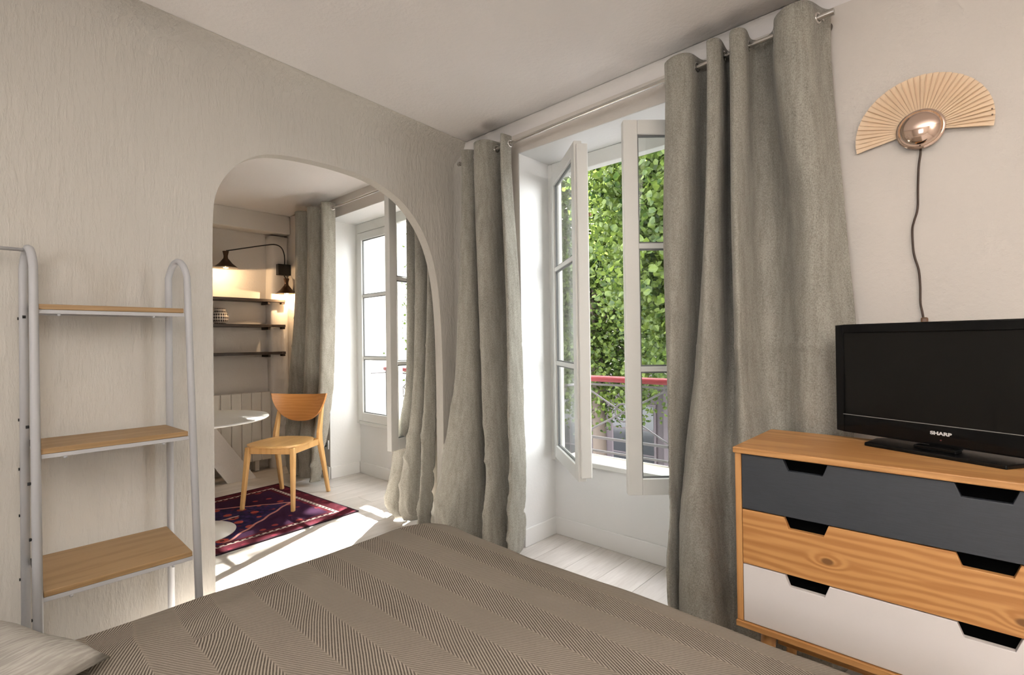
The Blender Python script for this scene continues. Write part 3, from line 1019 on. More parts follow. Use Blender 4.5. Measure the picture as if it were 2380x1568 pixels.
cp = [(-0.137, 1.832), (-0.138, 1.81), (-0.143, 1.77), (-0.146, 1.70), (-0.148, 1.63), (-0.158, 1.588), (-0.163, 1.56), (-0.162, 1.50), (-0.158, 1.465), (-0.148, 1.42), (-0.145, 1.37), (-0.145, 1.31), (-0.141, 1.28), (-0.138, 1.258)]
cps = catmull([(a, YW - 0.008, b) for a, b in cp], 5)
cps[0].y = YW - 0.02
cd = B().tube(cps, 0.0032, 8).build('cord', plain('brown_cord', (0.055, 0.030, 0.018), 0.5), t, smooth=True)
B().box(-0.145, -0.125, YW - 0.018, YW - 0.001, 1.212, 1.260).build('cord_switch', plain('brown_bakelite', (0.14, 0.065, 0.025), 0.35), t, bevel=0.005)

# ================================================================== LADDER RACK
XB = -2.445
ya, yb = 0.148, 0.578
t = thing('ladder_shelf', 'grey metal ladder rack with three wooden shelves against the archway wall', 'shelf rack', (-2.2, 0.36, 0))


XFT, XFB = -2.345, -1.945


def frame_side(y, q, ztop, dt=0.0, db=0.0):
    pts = []
    xf_top, xf_bot = XFT, XFB
    pts.append((XB, y, 0.0))
    pts.append((XB, y, ztop - 0.07))
    for k in range(1, 8):
        a = math.pi * k / 8
        cx = (XB + xf_top) / 2
        pts.append((cx - math.cos(a) * (xf_top - XB) / 2, y + dt * k / 8, ztop - 0.07 + 0.065 * math.sin(a)))
    pts.append((xf_top, y + dt, ztop - 0.07))
    pts.append((xf_bot, y + db, 0.0))
    return q.tube(pts, 0.0125, 12)


for y, dt, db in ((ya, 0.018, -0.004), (yb, 0.040, -0.030)):
    frame_side(y, B(), 1.545, dt, db).build('side_frame', M_rackmetal, t, smooth=True)


def xfront(z):
    return XFT + (XFB - XFT) * (1.475 - z) / 1.475


for z in (1.345, 0.879, 0.468):
    xf = xfront(z) + 0.002
    off = 0.040 - 0.070 * (1.475 - z) / 1.475
    s = B().prism([(XB + 0.008, ya + 0.016, z - 0.018), (xf, ya + 0.016, z - 0.018), (xf, yb + off - 0.016, z - 0.018), (XB + 0.008, yb - 0.016, z - 0.018)], (0, 0, 0.018)).build('shelf', M_oak, t, bevel=0.002)
    B().box(xf - 0.012, xf - 0.002, ya + 0.013, yb + off - 0.013, z - 0.032, z - 0.0185).build('support_bar', M_rackmetal, s, bevel=0.001)
    B().box(XB + 0.010, XB + 0.02, ya + 0.013, yb - 0.013, z - 0.032, z - 0.0185).build('support_bar', M_rackmetal, s, bevel=0.001)
    B().box(XB + 0.012, xf - 0.003, ya + 0.0115, ya + 0.0155, z - 0.02, z).build('end_strip', plain('grey_rubber', (0.03, 0.03, 0.03), 0.6), s)
    for yy in (ya + 0.08, yb - 0.08):
        B().tube([(xf - 0.007, yy, z - 0.039), (xf - 0.007, yy, z - 0.0325)], 0.005, 8).build('screw', M_rackmetal, s, smooth=True)
for z in (1.30, 0.95, 0.78, 0.62, 0.40):
    B().tube([(XB + 0.0, ya - 0.016, z), (XB + 0.0, ya - 0.0128, z)], 0.005, 8).build('bolt', M_dark, t, smooth=True)
    B().tube([(xfront(z), ya - 0.012, z), (xfront(z), ya - 0.004, z)], 0.005, 8).build('bolt', M_dark, t, smooth=True)
B().tube([((XB + XFT) / 2, ya - 0.002, 1.533), ((XB + XFT) / 2, -0.75, 1.533)], 0.006, 10).build('hanging_rail', M_rackmetal, t, smooth=True)
frame_side(-0.75, B(), 1.545).build('side_frame', M_rackmetal, t, smooth=True)

# ================================================================== BED
bx_l, bx_r, by_f, by_h = -1.625, -0.03, 1.262, -0.78
t = thing('bed', 'double bed under a herringbone bedspread', 'bed', ((bx_l + bx_r) / 2, (by_f + by_h) / 2, 0))
M_bedframe = fabric('bed_frame_cloth', (0.10, 0.09, 0.08), (0.15, 0.14, 0.13))
B().box(bx_l + 0.04, bx_r - 0.04, by_h + 0.02, by_f - 0.05, 0.10, 0.26).build('bed_base', M_bedframe, t, bevel=0.01)
B().box(bx_l + 0.035, bx_r - 0.035, by_h + 0.01, by_f - 0.045, 0.2605, 0.475).build('mattress', plain('mattress_ticking', (0.7, 0.68, 0.64), 0.9), t, bevel=0.03)
for a in (bx_l + 0.12, bx_r - 0.12):
    for b in (by_h + 0.12, by_f - 0.15):
        B().tube([(a, b, 0), (a, b, 0.0995)], 0.025, 12).build('leg', M_dark, t, auto=40)


def herringbone():
    m = Mat('herringbone_wool', (0.3, 0.26, 0.22), 0.95, spec=0.1)
    x, y, z = m.xyz()
    n = m.noise(3.0, 3)
    nf = m.noise(150, 2)
    wy = y + z * 1.0 + n * 0.012
    band = wy.m('PINGPONG', 0.092)
    ph = (x * 1.0 + band * 1.95 + (n - 0.5) * 0.012) / 0.0140
    st = (ph * 6.2832).sin() * 0.5 + 0.5
    par = (wy / 0.092).floor().mod(2.0)
    st = (st + (nf - 0.5) * 0.5).step(0.2, 0.8)
    st = 0.52 + (st - 0.52) * (1.0 - par * 0.62)
    seam = 1.0 - (band - 0.046).abs().step(0.0400, 0.046) * 0.35
    c = m.mix(st, (0.085, 0.071, 0.057), (0.365, 0.32, 0.265))
    c = m.mix(1.0 - seam, c, (0.28, 0.24, 0.195))
    m.color(m.mix((n * 0.7 + nf * 0.3).step(0.25, 0.75) * 0.25, c, (0.19, 0.165, 0.138)))
    m.bump(st + nf * 0.6, 0.4, 0.003)
    return m.mat


NX, NY = 110, 130
rows = []
er = 0.055
for j in range(NY + 1):
    v = j / NY
    r_ = []
    for i in range(NX + 1):
        u = i / NX
        # parametrise over an unrolled sheet: side drop + top + side drop
        drop = 0.36
        LX = (bx_r - bx_l)
        LY = (by_f - by_h)
        sx = -drop + u * (LX + 2 * drop)
        sy = v * (LY + drop)

        def wrap(s, L):
            # returns (position, down)
            if s < 0:
                e, sg, base = -s, -1, 0.0
            elif s > L:
                e, sg, base = s - L, 1, L
            else:
                return s, 0.0
            a = min(e / er, math.pi / 2)
            out = er * math.sin(a) * 0.6
            dn = er * (1 - math.cos(a))
            if e > er * math.pi / 2:
                dn += e - er * math.pi / 2
            return base + sg * out * 0.9, dn
        px, d1 = wrap(sx, LX)
        py, d2 = wrap(sy, LY)
        dn = max(d1, d2) if (d1 == 0 or d2 == 0) else min(max(d1, d2) + 0.35 * min(d1, d2), 0.45)
        # rounded corner of the mattress at the foot
        X, Y = bx_l + px, by_h + py
        cr_ = 0.16
        cxl, cyf = bx_l + cr_, by_f - cr_
        if X < cxl and Y > cyf:
            vx, vy = X - cxl, Y - cyf
            L_ = max(abs(vx), abs(vy))
            nrm = math.hypot(vx, vy)
            if nrm > 1e-6:
                sc = (L_ / nrm) ** 0.75
                X, Y = cxl + vx * sc, cyf + vy * sc
        z = 0.505 - dn
        top_ = 1.0 if dn < 0.02 else max(0.0, 1 - (dn - 0.02) / 0.1)
        z += top_ * (0.010 * noise.noise(Vector((X * 2.2, Y * 2.2, 0))) + 0.004 * noise.noise(Vector((X * 7, Y * 7, 2))))
        ex = min(px, LX - px) if d1 == 0 else 0
        z -= top_ * 0.018 * (1 - smoothstep(min(ex, (LY - py) if d2 == 0 else 0) / 0.18))
        # crease ridges near the pillow
        z += top_ * 0.006 * math.exp(-((X + 1.33 + 0.25 * (Y - 0.30)) / 0.02) ** 2) * math.exp(-((Y - 0.36) / 0.09) ** 2)
        if dn > 0.02:
            w = 0.016 * math.sin((X + Y) * 19 + 1.5 * noise.noise(Vector((X * 3, Y * 3, 0)))) * min(1, (dn - 0.02) / 0.25)
            if d2 > 0:
                Y += w + 0.006
            if d1 > 0:
                X += (w + 0.006) * (1 if sx > 0 else -1)
        r_.append((X, Y, z))
    rows.append(r_)
tag(B().grid(rows).build('bedspread', herringbone(), smooth=True, solid=0.006), 'taupe herringbone wool bedspread covering the bed', 'bedspread')

# pillow at the head, its corner pointing at the rack
mp = Mat('pillow_cotton', (0.50, 0.475, 0.44), 0.9, spec=0.1)
n_ = mp.noise(120, 3, sc=(1.6, 0.15, 1))
mp.color(mp.mix(n_.step(0.35, 0.65), (0.30, 0.282, 0.255), (0.40, 0.378, 0.345)))
mp.bump(n_, 0.3, 0.003)
pw, pd, phh = 0.34, 0.22, 0.062
q = B()
NP = 30
for s in (1, -1):
    rows = []
    for j in range(NP + 1):
        v = -1 + 2 * j / NP
        r_ = []
        for i in range(NP + 1):
            u = -1 + 2 * i / NP
            pinch = 1 - 0.04 * (1 - v * v) * abs(u) ** 3
            pinch2 = 1 - 0.05 * (1 - u * u) * abs(v) ** 3
            h = ((1 - u ** 4) * (1 - v ** 4)) ** 0.42
            h *= 1 + 0.10 * noise.noise(Vector((u * 2, v * 2, s)))
            r_.append((u * pw * pinch, v * pd * pinch2, s * h * (phh if s > 0 else 0.010) + 0.006 * noise.noise(Vector((u * 3.1, v * 3.1, 5)))))
        rows.append(r_)
    q.grid(rows)
po = q.build('pillow', mp.mat, smooth=True)
po.location = (-1.60, -0.125, 0.522)
po.rotation_euler = (R(0), R(0), R(24))
tag(po, 'pale crinkled cotton pillow at the corner of the bed', 'pillow')

# ================================================================== FAR ROOM: RUG
RW, RL = 1.17, 1.75


def rug_mat():
    m = Mat('woven_rug', (0.1, 0.02, 0.03), 0.95, spec=0.08)
    x, y, z = m.xyz()
    n = m.noise(26, 3)
    fine = m.noise(160, 2)
    d = (RW / 2 - x.abs()).min(RL / 2 - y.abs())
    maroon, navy, red, pink, cream, dark = (0.070, 0.009, 0.016), (0.015, 0.013, 0.045), (0.33, 0.06, 0.045), (0.40, 0.17, 0.15), (0.50, 0.42, 0.37), (0.022, 0.010, 0.016)
    # field
    v = m.voronoi(8.2, rand=0.45)
    v2 = m.voronoi(15)
    field = m.mix(n.step(0.42, 0.60), navy, (0.030, 0.018, 0.075))
    field = m.mix(1.0 - v2.step(0.18, 0.30), field, (0.10, 0.015, 0.03))
    field = m.mix(1.0 - (v + (n - 0.5) * 0.09).step(0.27, 0.31), field, red)
    field = m.mix(1.0 - (v + (n - 0.5) * 0.09).step(0.10, 0.13), field, dark)
    # hexagonal medallion outline
    hexd = (x.abs() * 1.0 + (y.abs() * 0.70)) - 0.47
    zig = ((y * 46.0).sin()) * 0.006
    line = 1.0 - (hexd + zig).abs().step(0.009, 0.014)
    outer = hexd.step(0.0, 0.004)
    field = m.mix(outer, field, m.mix(1.0 - (v + (n - 0.5) * 0.09).step(0.20, 0.25), (0.032, 0.010, 0.032), (0.24, 0.038, 0.034)))
    field = m.mix(line, field, pink)
    bar = (1.0 - x.abs().step(0.006, 0.010)) * (1.0 - y.abs().step(0.30, 0.31))
    field = m.mix(bar, field, cream)
    # borders
    v3 = m.voronoi(11, rand=0.35)
    border = m.mix(1.0 - (v3 + (n - 0.5) * 0.1).step(0.22, 0.28), maroon, (0.14, 0.018, 0.03))
    c = m.mix(d.step(0.150, 0.152), border, field)
    chk = ((x * 150.0).sin() * (y * 150.0).sin() + (n - 0.5) * 0.6).step(-0.45, -0.1)
    beads = m.mix(chk, dark, cream)
    inb = d.step(0.096, 0.098) * (1.0 - d.step(0.121, 0.123))
    c = m.mix(inb, c, beads)
    c = m.mix(1.0 - d.step(0.012, 0.016), c, dark)
    m.color(m.mix(fine.step(0.3, 0.8) * 0.3, c, (0.05, 0.02, 0.03)))
    m.bump(fine, 0.3, 0.003)
    return m.mat


rows = []
q = B()
rug_rz = R(-3.2)
for s, zz in ((1, 0.007),):
    for j in range(25):
        rows.append([((-0.5 + i / 16) * RW, (-0.5 + j / 24) * RL, zz + 0.0012 * noise.noise(Vector((i * 0.7, j * 0.7, 0)))) for i in range(17)])
q.grid(rows)
rug = q.build('rug', rug_mat(), smooth=False)
if rug.data.polygons[0].normal.z < 0:
    rug.data.flip_normals()
md = rug.modifiers.new('thickness', 'SOLIDIFY')
md.thickness = 0.006
md.offset = -1
rug.location = (-3.79, 1.0, 0.0072)
rug.rotation_euler = (0, 0, R(3.8))
tag(rug, 'dark red and navy patterned rug under the wooden chair', 'rug')

# ================================================================== ROUND TABLE
t = thing('round_table', 'white round pedestal table standing on the rug beyond the archway', 'table', (-3.65, 0.985, 0.0100))
B().lathe([(0.0, 0.700), (0.36, 0.703), (0.43, 0.712), (0.435, 0.718), (0.432, 0.724), (0.0, 0.725)], (0, 0, 0), 72).build('tabletop', M_white, t, local=True, auto=35)
B().lathe([(0.235, 0.0), (0.236, 0.004), (0.20, 0.012), (0.12, 0.026), (0.065, 0.055), (0.042, 0.12), (0.034, 0.25), (0.034, 0.42), (0.045, 0.56), (0.085, 0.65), (0.16, 0.699), (0.0, 0.6995)], (0, 0, 0), 48).build('pedestal', M_white, t, local=True, auto=60)

# ================================================================== CHAIR
t = thing('dining_chair', 'light birch chair with curved brown backrest standing on the rug', 'chair', (-3.905, 1.68, 0.0100), R(35.8))


def leg_poly(p0, p1, w0, w1, d0, d1, q=None):
    """tapering square leg from p0 up to p1"""
    q = q or B()
    vs = []
    for p, w, d in ((p0, w0, d0), (p1, w1, d1)):
        x_, y_, z_ = p
        vs += [(x_ - w / 2, y_ - d / 2, z_), (x_ + w / 2, y_ - d / 2, z_), (x_ + w / 2, y_ + d / 2, z_), (x_ - w / 2, y_ + d / 2, z_)]
    return q.add(vs, [(0, 3, 2, 1), (4, 5, 6, 7), (0, 1, 5, 4), (1, 2, 6, 5), (2, 3, 7, 6), (3, 0, 4, 7)])


for s in (-1, 1):
    leg_poly((s * 0.195, -0.25, 0), (s * 0.172, -0.205, 0.443), 0.026, 0.036, 0.026, 0.036).build('leg', M_birch, t, local=True, bevel=0.006)
    q = B()
    sec = [((0.200, 0.265, -0.0098 if s > 0 else 0.0), 0.026, 0.030), ((0.190, 0.205, 0.25), 0.027, 0.044), ((0.184, 0.158, 0.43), 0.028, 0.060), ((0.182, 0.162, 0.49), 0.028, 0.052), ((0.180, 0.190, 0.60), 0.027, 0.036), ((0.176, 0.232, 0.735), 0.024, 0.022)]
    n0 = 0
    vs = []
    fs = []
    for k, (p, w, d) in enumerate(sec):
        x_, y_, z_ = p[0] * s, p[1], p[2]
        vs += [(x_ - w / 2, y_ - d / 2, z_), (x_ + w / 2, y_ - d / 2, z_), (x_ + w / 2, y_ + d / 2, z_), (x_ - w / 2, y_ + d / 2, z_)]
        if k:
            a = (k - 1) * 4
            fs += [(a + i, a + (i + 1) % 4, a + 4 + (i + 1) % 4, a + 4 + i) for i in range(4)]
    fs += [(0, 3, 2, 1), tuple(range(len(vs) - 4, len(vs)))]
    q.add(vs, fs)
    q.build('leg', M_birch, t, local=True, bevel=0.006)
    leg_poly((s * 0.172, -0.19, 0.39), (s * 0.172, -0.19, 0.39), 0, 0, 0, 0) if False else None
    B().prism([(s * 0.163, -0.187, 0.395), (s * 0.181, -0.187, 0.395), (s * 0.190, 0.132, 0.395), (s * 0.172, 0.132, 0.395)], (0, 0, 0.046)).build('side_rail', M_birch, t, local=True, bevel=0.002)
B().box(-0.153, 0.153, -0.217, -0.199, 0.395, 0.443).build('front_rail', M_birch, t, local=True, bevel=0.002)
B().box(-0.169, 0.169, 0.148, 0.166, 0.395, 0.441).build('back_rail', M_birch, t, local=True, bevel=0.002)
# seat: rounded, wider at the front
sp = []
for k in range(64):
    a = 2 * math.pi * k / 64
    ca, sa = math.cos(a), math.sin(a)
    e = 0.62
    ux = math.copysign(abs(ca) ** e, ca)
    uy = math.copysign(abs(sa) ** e, sa)
    wx = 0.205 + 0.022 * (-uy)
    sp.append((ux * wx, -0.045 + uy * 0.205))
rows = []
for k, rr in enumerate((0.0, 0.3, 0.6, 0.85, 0.97, 1.0)):
    rows.append([(a * rr, -0.045 + (b + 0.045) * rr, 0.4595 - 0.006 * (1 - rr ** 2) + (0.0035 * (1 - rr) if rr > 0.9 else 0) - (0.002 if rr == 1.0 else 0)) for a, b in sp + sp[:1]])
rows.append([(a * 0.985, -0.045 + (b + 0.045) * 0.985, 0.4435) for a, b in sp + sp[:1]])
rows.append([(0, -0.045, 0.4435) for _ in range(65)])
B().grid(rows).build('seat', M_birch_seat, t, local=True, auto=50)
# backrest: bent panel with a smile shaped lower edge
rows = []
NBU, NBV = 40, 14
for j in range(NBV + 1):
    v = j / NBV
    r_ = []
    for i in range(NBU + 1):
        u = -1 + 2 * i / NBU
        zt2 = 0.793 - 0.014 * (1 - u * u)
        depth = 0.03 * (1 - abs(u) ** 6) + 0.180 * (1 - abs(u) ** 2.4) ** 0.7
        z_ = zt2 - (1 - v) * max(depth, 0.004)
        yb_ = 0.172 + (z_ - 0.57) * 0.24 + 0.036 - 0.080 * u * u
        r_.append((u * 0.236, yb_, z_))
    rows.append(r_)
bo = B().grid(rows).build('backrest', M_beech, t, local=True, smooth=True, solid=0.013, bevel=0.003)
tag(bo, 'curved brown plywood backrest')

# ================================================================== RADIATOR
t = thing('radiator', 'cream panel radiator with vertical ribs under the dark shelves', 'radiator', (-5.07, 1.45, 0.08))
M_rad = plain('radiator_cream', (0.74, 0.70, 0.63), 0.45)
y = 2.022
rib = None
while y > 0.75:
    if rib is None:
        q = B().prism([(-5.10, -0.0432, 0.10), (-5.036, -0.0432, 0.10), (-5.030, -0.039, 0.10), (-5.030, 0.039, 0.10), (-5.036, 0.0432, 0.10), (-5.10, 0.0432, 0.10)], (0, 0, 0.645))
        q.v = [v - Vector((-5.07, 0, 0.08)) for v in q.v]
        rib = q.build('rib', M_rad, t, local=True, bevel=0.004)
        o = rib
    else:
        o = rib.copy()
        COL.objects.link(o)
        o.parent = t
    o.location = (0, y - 0.0432 - 1.45, 0)
    y -= 0.0885
B().box(-5.148, -5.10, 0.76, 2.02, 0.14, 0.70).build('back_body', M_rad, t)
for yy in (0.9, 1.9):
    B().box(-5.12, -5.06, yy - 0.02, yy + 0.02, 0.0, 0.14).build('foot', M_rad, t, bevel=0.003)
B().tube([(-5.07, 2.024, 0.16), (-5.07, 2.07, 0.16), (-5.07, 2.07, 0.0)], 0.009, 8).build('pipe', M_rad, t, smooth=True)

# white board leaning in front of it
q = B().prism([(-4.79, 1.555, 0.0), (-4.79, 1.795, 0.0), (-4.985, 1.795 - 0.40, 0.66), (-4.985, 1.555 - 0.40, 0.66)], (-0.036, 0, 0.0))
M_board = paintwood('white_painted_board', (0.74, 0.70, 0.67), 0.6)
tag(q.build('painted_board', M_board, bevel=0.003), 'white painted board leaning diagonally against the radiator', 'board')

# ================================================================== SHELVES
for z, lb in ((1.630, 'top dark wooden wall shelf under the double lamp'), (1.388, 'middle dark wooden wall shelf carrying the patterned vase'), (1.126, 'lowest dark wooden wall shelf above the radiator')):
    t = thing('wall_shelf', lb, 'shelf', (-5.06, 1.4, z - 0.04), group='dark shelves on the end wall')
    B().box(-5.149, -4.985, 0.6, 2.020, z - 0.026, z).build('board', M_darkwood, t, bevel=0.002)
    B().box(-5.035, -4.985, 2.0205, 2.150, z - 0.026, z).build('board_end', M_darkwood, t, bevel=0.002)
    for yy in (0.75, 1.35, 1.985):
        B().box(-5.149, -4.99, yy, yy + 0.022, z - 0.050, z - 0.0265).build('bracket', M_darkwood, t, bevel=0.002)
    B().box(-5.035, -4.99, 2.115, 2.148, z - 0.044, z - 0.0265).build('bracket', M_darkwood, t, bevel=0.002)

# vase
mv = Mat('diamond_glaze', (0.7, 0.65, 0.6), 0.35)
x, y, z = mv.xyz()
an = y.m('ARCTAN2', x) * (11.0 / 6.2832 * 1.0)
zz = z * 36.0
c1 = ((an + zz * 0.5) * 6.2832).sin()
c2 = ((an - zz * 0.5) * 6.2832).sin()
mv.color(mv.mix((c1 * c2).step(0.0, 0.12), (0.72, 0.66, 0.60), (0.03, 0.02, 0.02)))
prof = [(0.0, 0.0), (0.045, 0.0), (0.062, 0.025), (0.070, 0.055), (0.066, 0.085), (0.050, 0.112), (0.044, 0.122), (0.047, 0.140), (0.043, 0.140), (0.040, 0.122), (0.046, 0.11), (0.0, 0.02)]
vo = B().lathe(prof, (0, 0, 0), 36).build('vase', mv.mat, smooth=True)
vo.location = (-5.062, 1.592, 1.3885)
tag(vo, 'small cream vase with dark diamonds on the middle shelf', 'vase')

# ================================================================== DOUBLE SCONCE
t = thing('sconce_lamp', 'black two-armed wall lamp on the white post', 'wall lamp', (-5.04, 2.15, 1.86))
B().box(-5.040, -4.985, 2.085, 2.208, 1.872, 1.978).build('mount_box', M_dark, t, bevel=0.003)
arm = catmull([(-4.99, 2.145, 1.95), (-4.975, 2.143, 2.00), (-4.965, 2.135, 2.07), (-4.958, 2.105, 2.13), (-4.952, 2.045, 2.152), (-4.95, 1.95, 2.134), (-4.95, 1.74, 2.076), (-4.95, 1.612, 2.040)], 6)
B().tube(arm, 0.0055, 10).build('arm', M_dark, t, smooth=True)
B().tube([(-4.985, 2.14, 1.874), (-4.965, 2.135, 1.855), (-4.935, 2.135, 1.835)], 0.0055, 10).build('arm', M_dark, t, smooth=True)
M_shade = plain('dark_bronze_shade', (0.06, 0.03, 0.014), 0.35, 0.6)
M_bulb = emit_mat('warm_bulb', (1.0, 0.74, 0.42), 28.0)
for (cx, cy, cz) in ((-4.95, 1.608, 1.888), (-4.93, 2.138, 1.684)):
    B().lathe([(0.020, 0.147), (0.026, 0.148), (0.017, 0.105), (0.019, 0.085), (0.055, 0.038), (0.100, 0.0), (0.098, 0.0), (0.053, 0.035), (0.016, 0.082), (0.013, 0.105), (0.018, 0.147)], (cx, cy, cz), 32).build('lamp_shade', M_shade, t, auto=50)
    B().lathe([(0.0965, 0.0005), (0.052, 0.0335), (0.0155, 0.080), (0.0, 0.081)], (cx, cy, cz), 32).build('shade_lining', plain('white_enamel', (0.85, 0.80, 0.70), 0.5), t, smooth=True)
    B().lathe([(0.0, -0.006), (0.02, 0.0), (0.030, 0.014), (0.030, 0.03), (0.018, 0.05), (0.010, 0.07), (0.0, 0.072)], (cx, cy, cz), 20).build('bulb', M_bulb, t, smooth=True)
    ld = bpy.data.lights.new('bulb_light', 'POINT')
    ld.energy = 5.0
    ld.color = (1.0, 0.66, 0.36)
    ld.shadow_soft_size = 0.004
    lo_ = bpy.data.objects.new('bulb_light', ld)
    COL.objects.link(lo_)
    lo_.location = (cx, cy, cz - 0.012)

# socket by the far curtain
t = thing('wall_socket', 'white wall socket with a black plug low beside the far curtain', 'socket', (-4.29, YW, 0.30))
B().box(-4.335, -4.255, YW - 0.012, YW - 0.0005, 0.26, 0.34).build('plate', M_trim, t, bevel=0.004)
B().lathe([(0.022, -0.0125), (0.020, -0.045), (0.0, -0.046)], (-4.295, YW, 0.30), 16, 'Y').build('plug', M_dark, t, auto=50)

# ================================================================== OUTSIDE
M_iron = plain('balcony_iron', (0.20, 0.19, 0.20), 0.5, 0.2)
M_railred = plain('red_handrail', (0.32, 0.035, 0.045), 0.4)


def spiral(cx, cz, r, turns, a0_, y, sgn=1):
    return [(cx + r * (1 - 0.75 * k / 22) * math.cos(a0_ + sgn * turns * 6.283 * k / 22), y, cz + r * (1 - 0.75 * k / 22) * math.sin(a0_ + sgn * turns * 6.283 * k / 22)) for k in range(23)]


def balcony(a, b, label, n, scrolls):
    y = 2.79
    t = thing('balcony_railing', label, 'railing', ((a + b) / 2, y, 0.453))
    B().tube([(a - 0.03, y, 0.948), (b + 0.03, y, 0.948)], 0.020, 14).build('handrail', M_railred, t, auto=40)
    B().box(a, b, y - 0.008, y + 0.008, 0.905, 0.917).build('top_bar', M_iron, t)
    B().box(a, b, y - 0.008, y + 0.008, 0.56, 0.575).build('bottom_bar', M_iron, t)
    B().box(a, b, y - 0.008, y + 0.008, 0.475, 0.487).build('bottom_bar', M_iron, t)
    w = (b - a) / n
    for k in range(n + 1):
        x_ = a + w * k
        B().box(x_ - 0.008, x_ + 0.008, y - 0.008, y + 0.008, 0.4535, 0.93).build('post', M_iron, t)
    for k in range(n):
        x0, x1 = a + w * k + 0.008, a + w * (k + 1) - 0.008
        B().tube([(x0, y, 0.90), (x1, y, 0.585)], 0.006, 8).build('diagonal_bar', M_iron, t)
        B().tube([(x0, y, 0.585), (x1, y, 0.90)], 0.006, 8).build('diagonal_bar', M_iron, t)
        cx, cz = (x0 + x1) / 2, 0.742
        B().tube([(cx + 0.055 * math.cos(6.283 * i / 24), y, cz + 0.055 * math.sin(6.283 * i / 24)) for i in range(25)], 0.006, 8, cap=False).build('rosette', M_iron, t, smooth=True)
        for sx in ((-1, 1) if scrolls else ()):
            for sz in (-1, 1):
                B().tube(spiral(cx + sx * 0.11, cz + sz * 0.055, 0.045, 1.1, 0 if sx < 0 else math.pi, y, sx * sz), 0.006, 6).build('scroll', M_iron, t, smooth=True)
    B().box(a - 0.008, a + 0.008, YF + 0.11, y, 0.905, 0.917).box(b - 0.008, b + 0.008, YF + 0.11, y, 0.905, 0.917).build('wall_tie', M_iron, t)


balcony(W1[0] + 0.02, W1[1] - 0.02, 'crossed iron bars with red handrail outside the near window', 2, False)
balcony(W2[0] + 0.02, W2[1] - 0.02, 'scrolled iron railing with red handrail outside the far window', 3, True)

# street, opposite house
ZS = -3.5
struct(B().box(-60, 40, 2.63, 60, ZS - 0.2, ZS), 'ground', plain('asphalt', (0.16, 0.16, 0.165), 0.9), 'grey street below the windows', 'street')
M_facade = wall_mat('cream_facade', (0.62, 0.58, 0.50), False, 0.2)
M_mauve = plain('mauve_shop_paint', (0.060, 0.045, 0.050), 0.6)
M_mauve2 = plain('mauve_shop_trim', (0.085, 0.066, 0.072), 0.6)
M_paneOut = plain('dark_shop_glass', (0.02, 0.022, 0.025), 0.1)
YO = 13.0
t = thing('shop_house', 'cream house across the street with a mauve shopfront', 'building', (-10, YO, ZS))
B().box(-15.2, 6, YO, YO + 3, 0.25, 9.0).build('upper_wall', M_facade, t)
B().box(-15.2, 6, YO - 0.12, YO + 3, 0.0, 0.249).build('cornice', plain('stone_cornice', (0.22, 0.20, 0.19), 0.8), t, bevel=0.02)
B().box(-15.2, 6, YO + 0.02, YO + 3, ZS, -0.001).build('shop_wall', M_mauve, t)
for k in range(14):
    x_ = -26 + k * 2.2
    if x_ < -15:
        continue
    B().box(x_ - 0.16, x_ + 0.16, YO - 0.06, YO + 0.019, ZS, -0.002).build('pilaster', M_mauve2, t, bevel=0.01)
    f_ = B().box(x_ + 0.40, x_ + 1.80, YO - 0.035, YO + 0.019, -2.8, -0.62).build('shop_window', M_mauve2, t, bevel=0.01)
    for i in range(2):
        for j in range(3):
            xa, za = x_ + 0.46 + i * 0.66, -2.74 + j * 0.70
            B().box(xa, xa + 0.62, YO - 0.045, YO - 0.036, za, za + 0.66).build('pane', M_paneOut, f_)
    if 1 < k < 13:
        f_ = B().box(x_ + 0.5, x_ + 1.6, YO - 0.06, YO - 0.001, 1.3, 3.3).build('window', M_sash, t, bevel=0.01)
        for i in range(2):
            for j in range(3):
                B().box(x_ + 0.56 + i * 0.51, x_ + 1.03 + i * 0.51, YO - 0.068, YO - 0.061, 1.37 + j * 0.63, 1.94 + j * 0.63).build('pane', M_paneOut, f_)

# trees
ml = Mat('leaf_green', (0.06, 0.14, 0.02), 0.55)
nl = ml.noise(1.7, 3)
nl2 = ml.noise(9, 2)
lc = ml.mix((nl * 0.55 + nl2 * 0.45).step(0.32, 0.68), (0.016, 0.045, 0.010), (0.150, 0.205, 0.035))
ml.color(lc)
tr = ml.nt.nodes.new('ShaderNodeBsdfTranslucent')
ml.nt.links.new(lc.s, tr.inputs[0])
ad = ml.nt.nodes.new('ShaderNodeMixShader')
ad.inputs[0].default_value = 0.45
ml.nt.links.new(ml.b.outputs[0], ad.inputs[1])
ml.nt.links.new(tr.outputs[0], ad.inputs[2])
ml.nt.links.new(ad.outputs[0], ml.out.inputs[0])
M_leaf = ml.mat
M_bark = plain('bark', (0.09, 0.07, 0.055), 0.9)


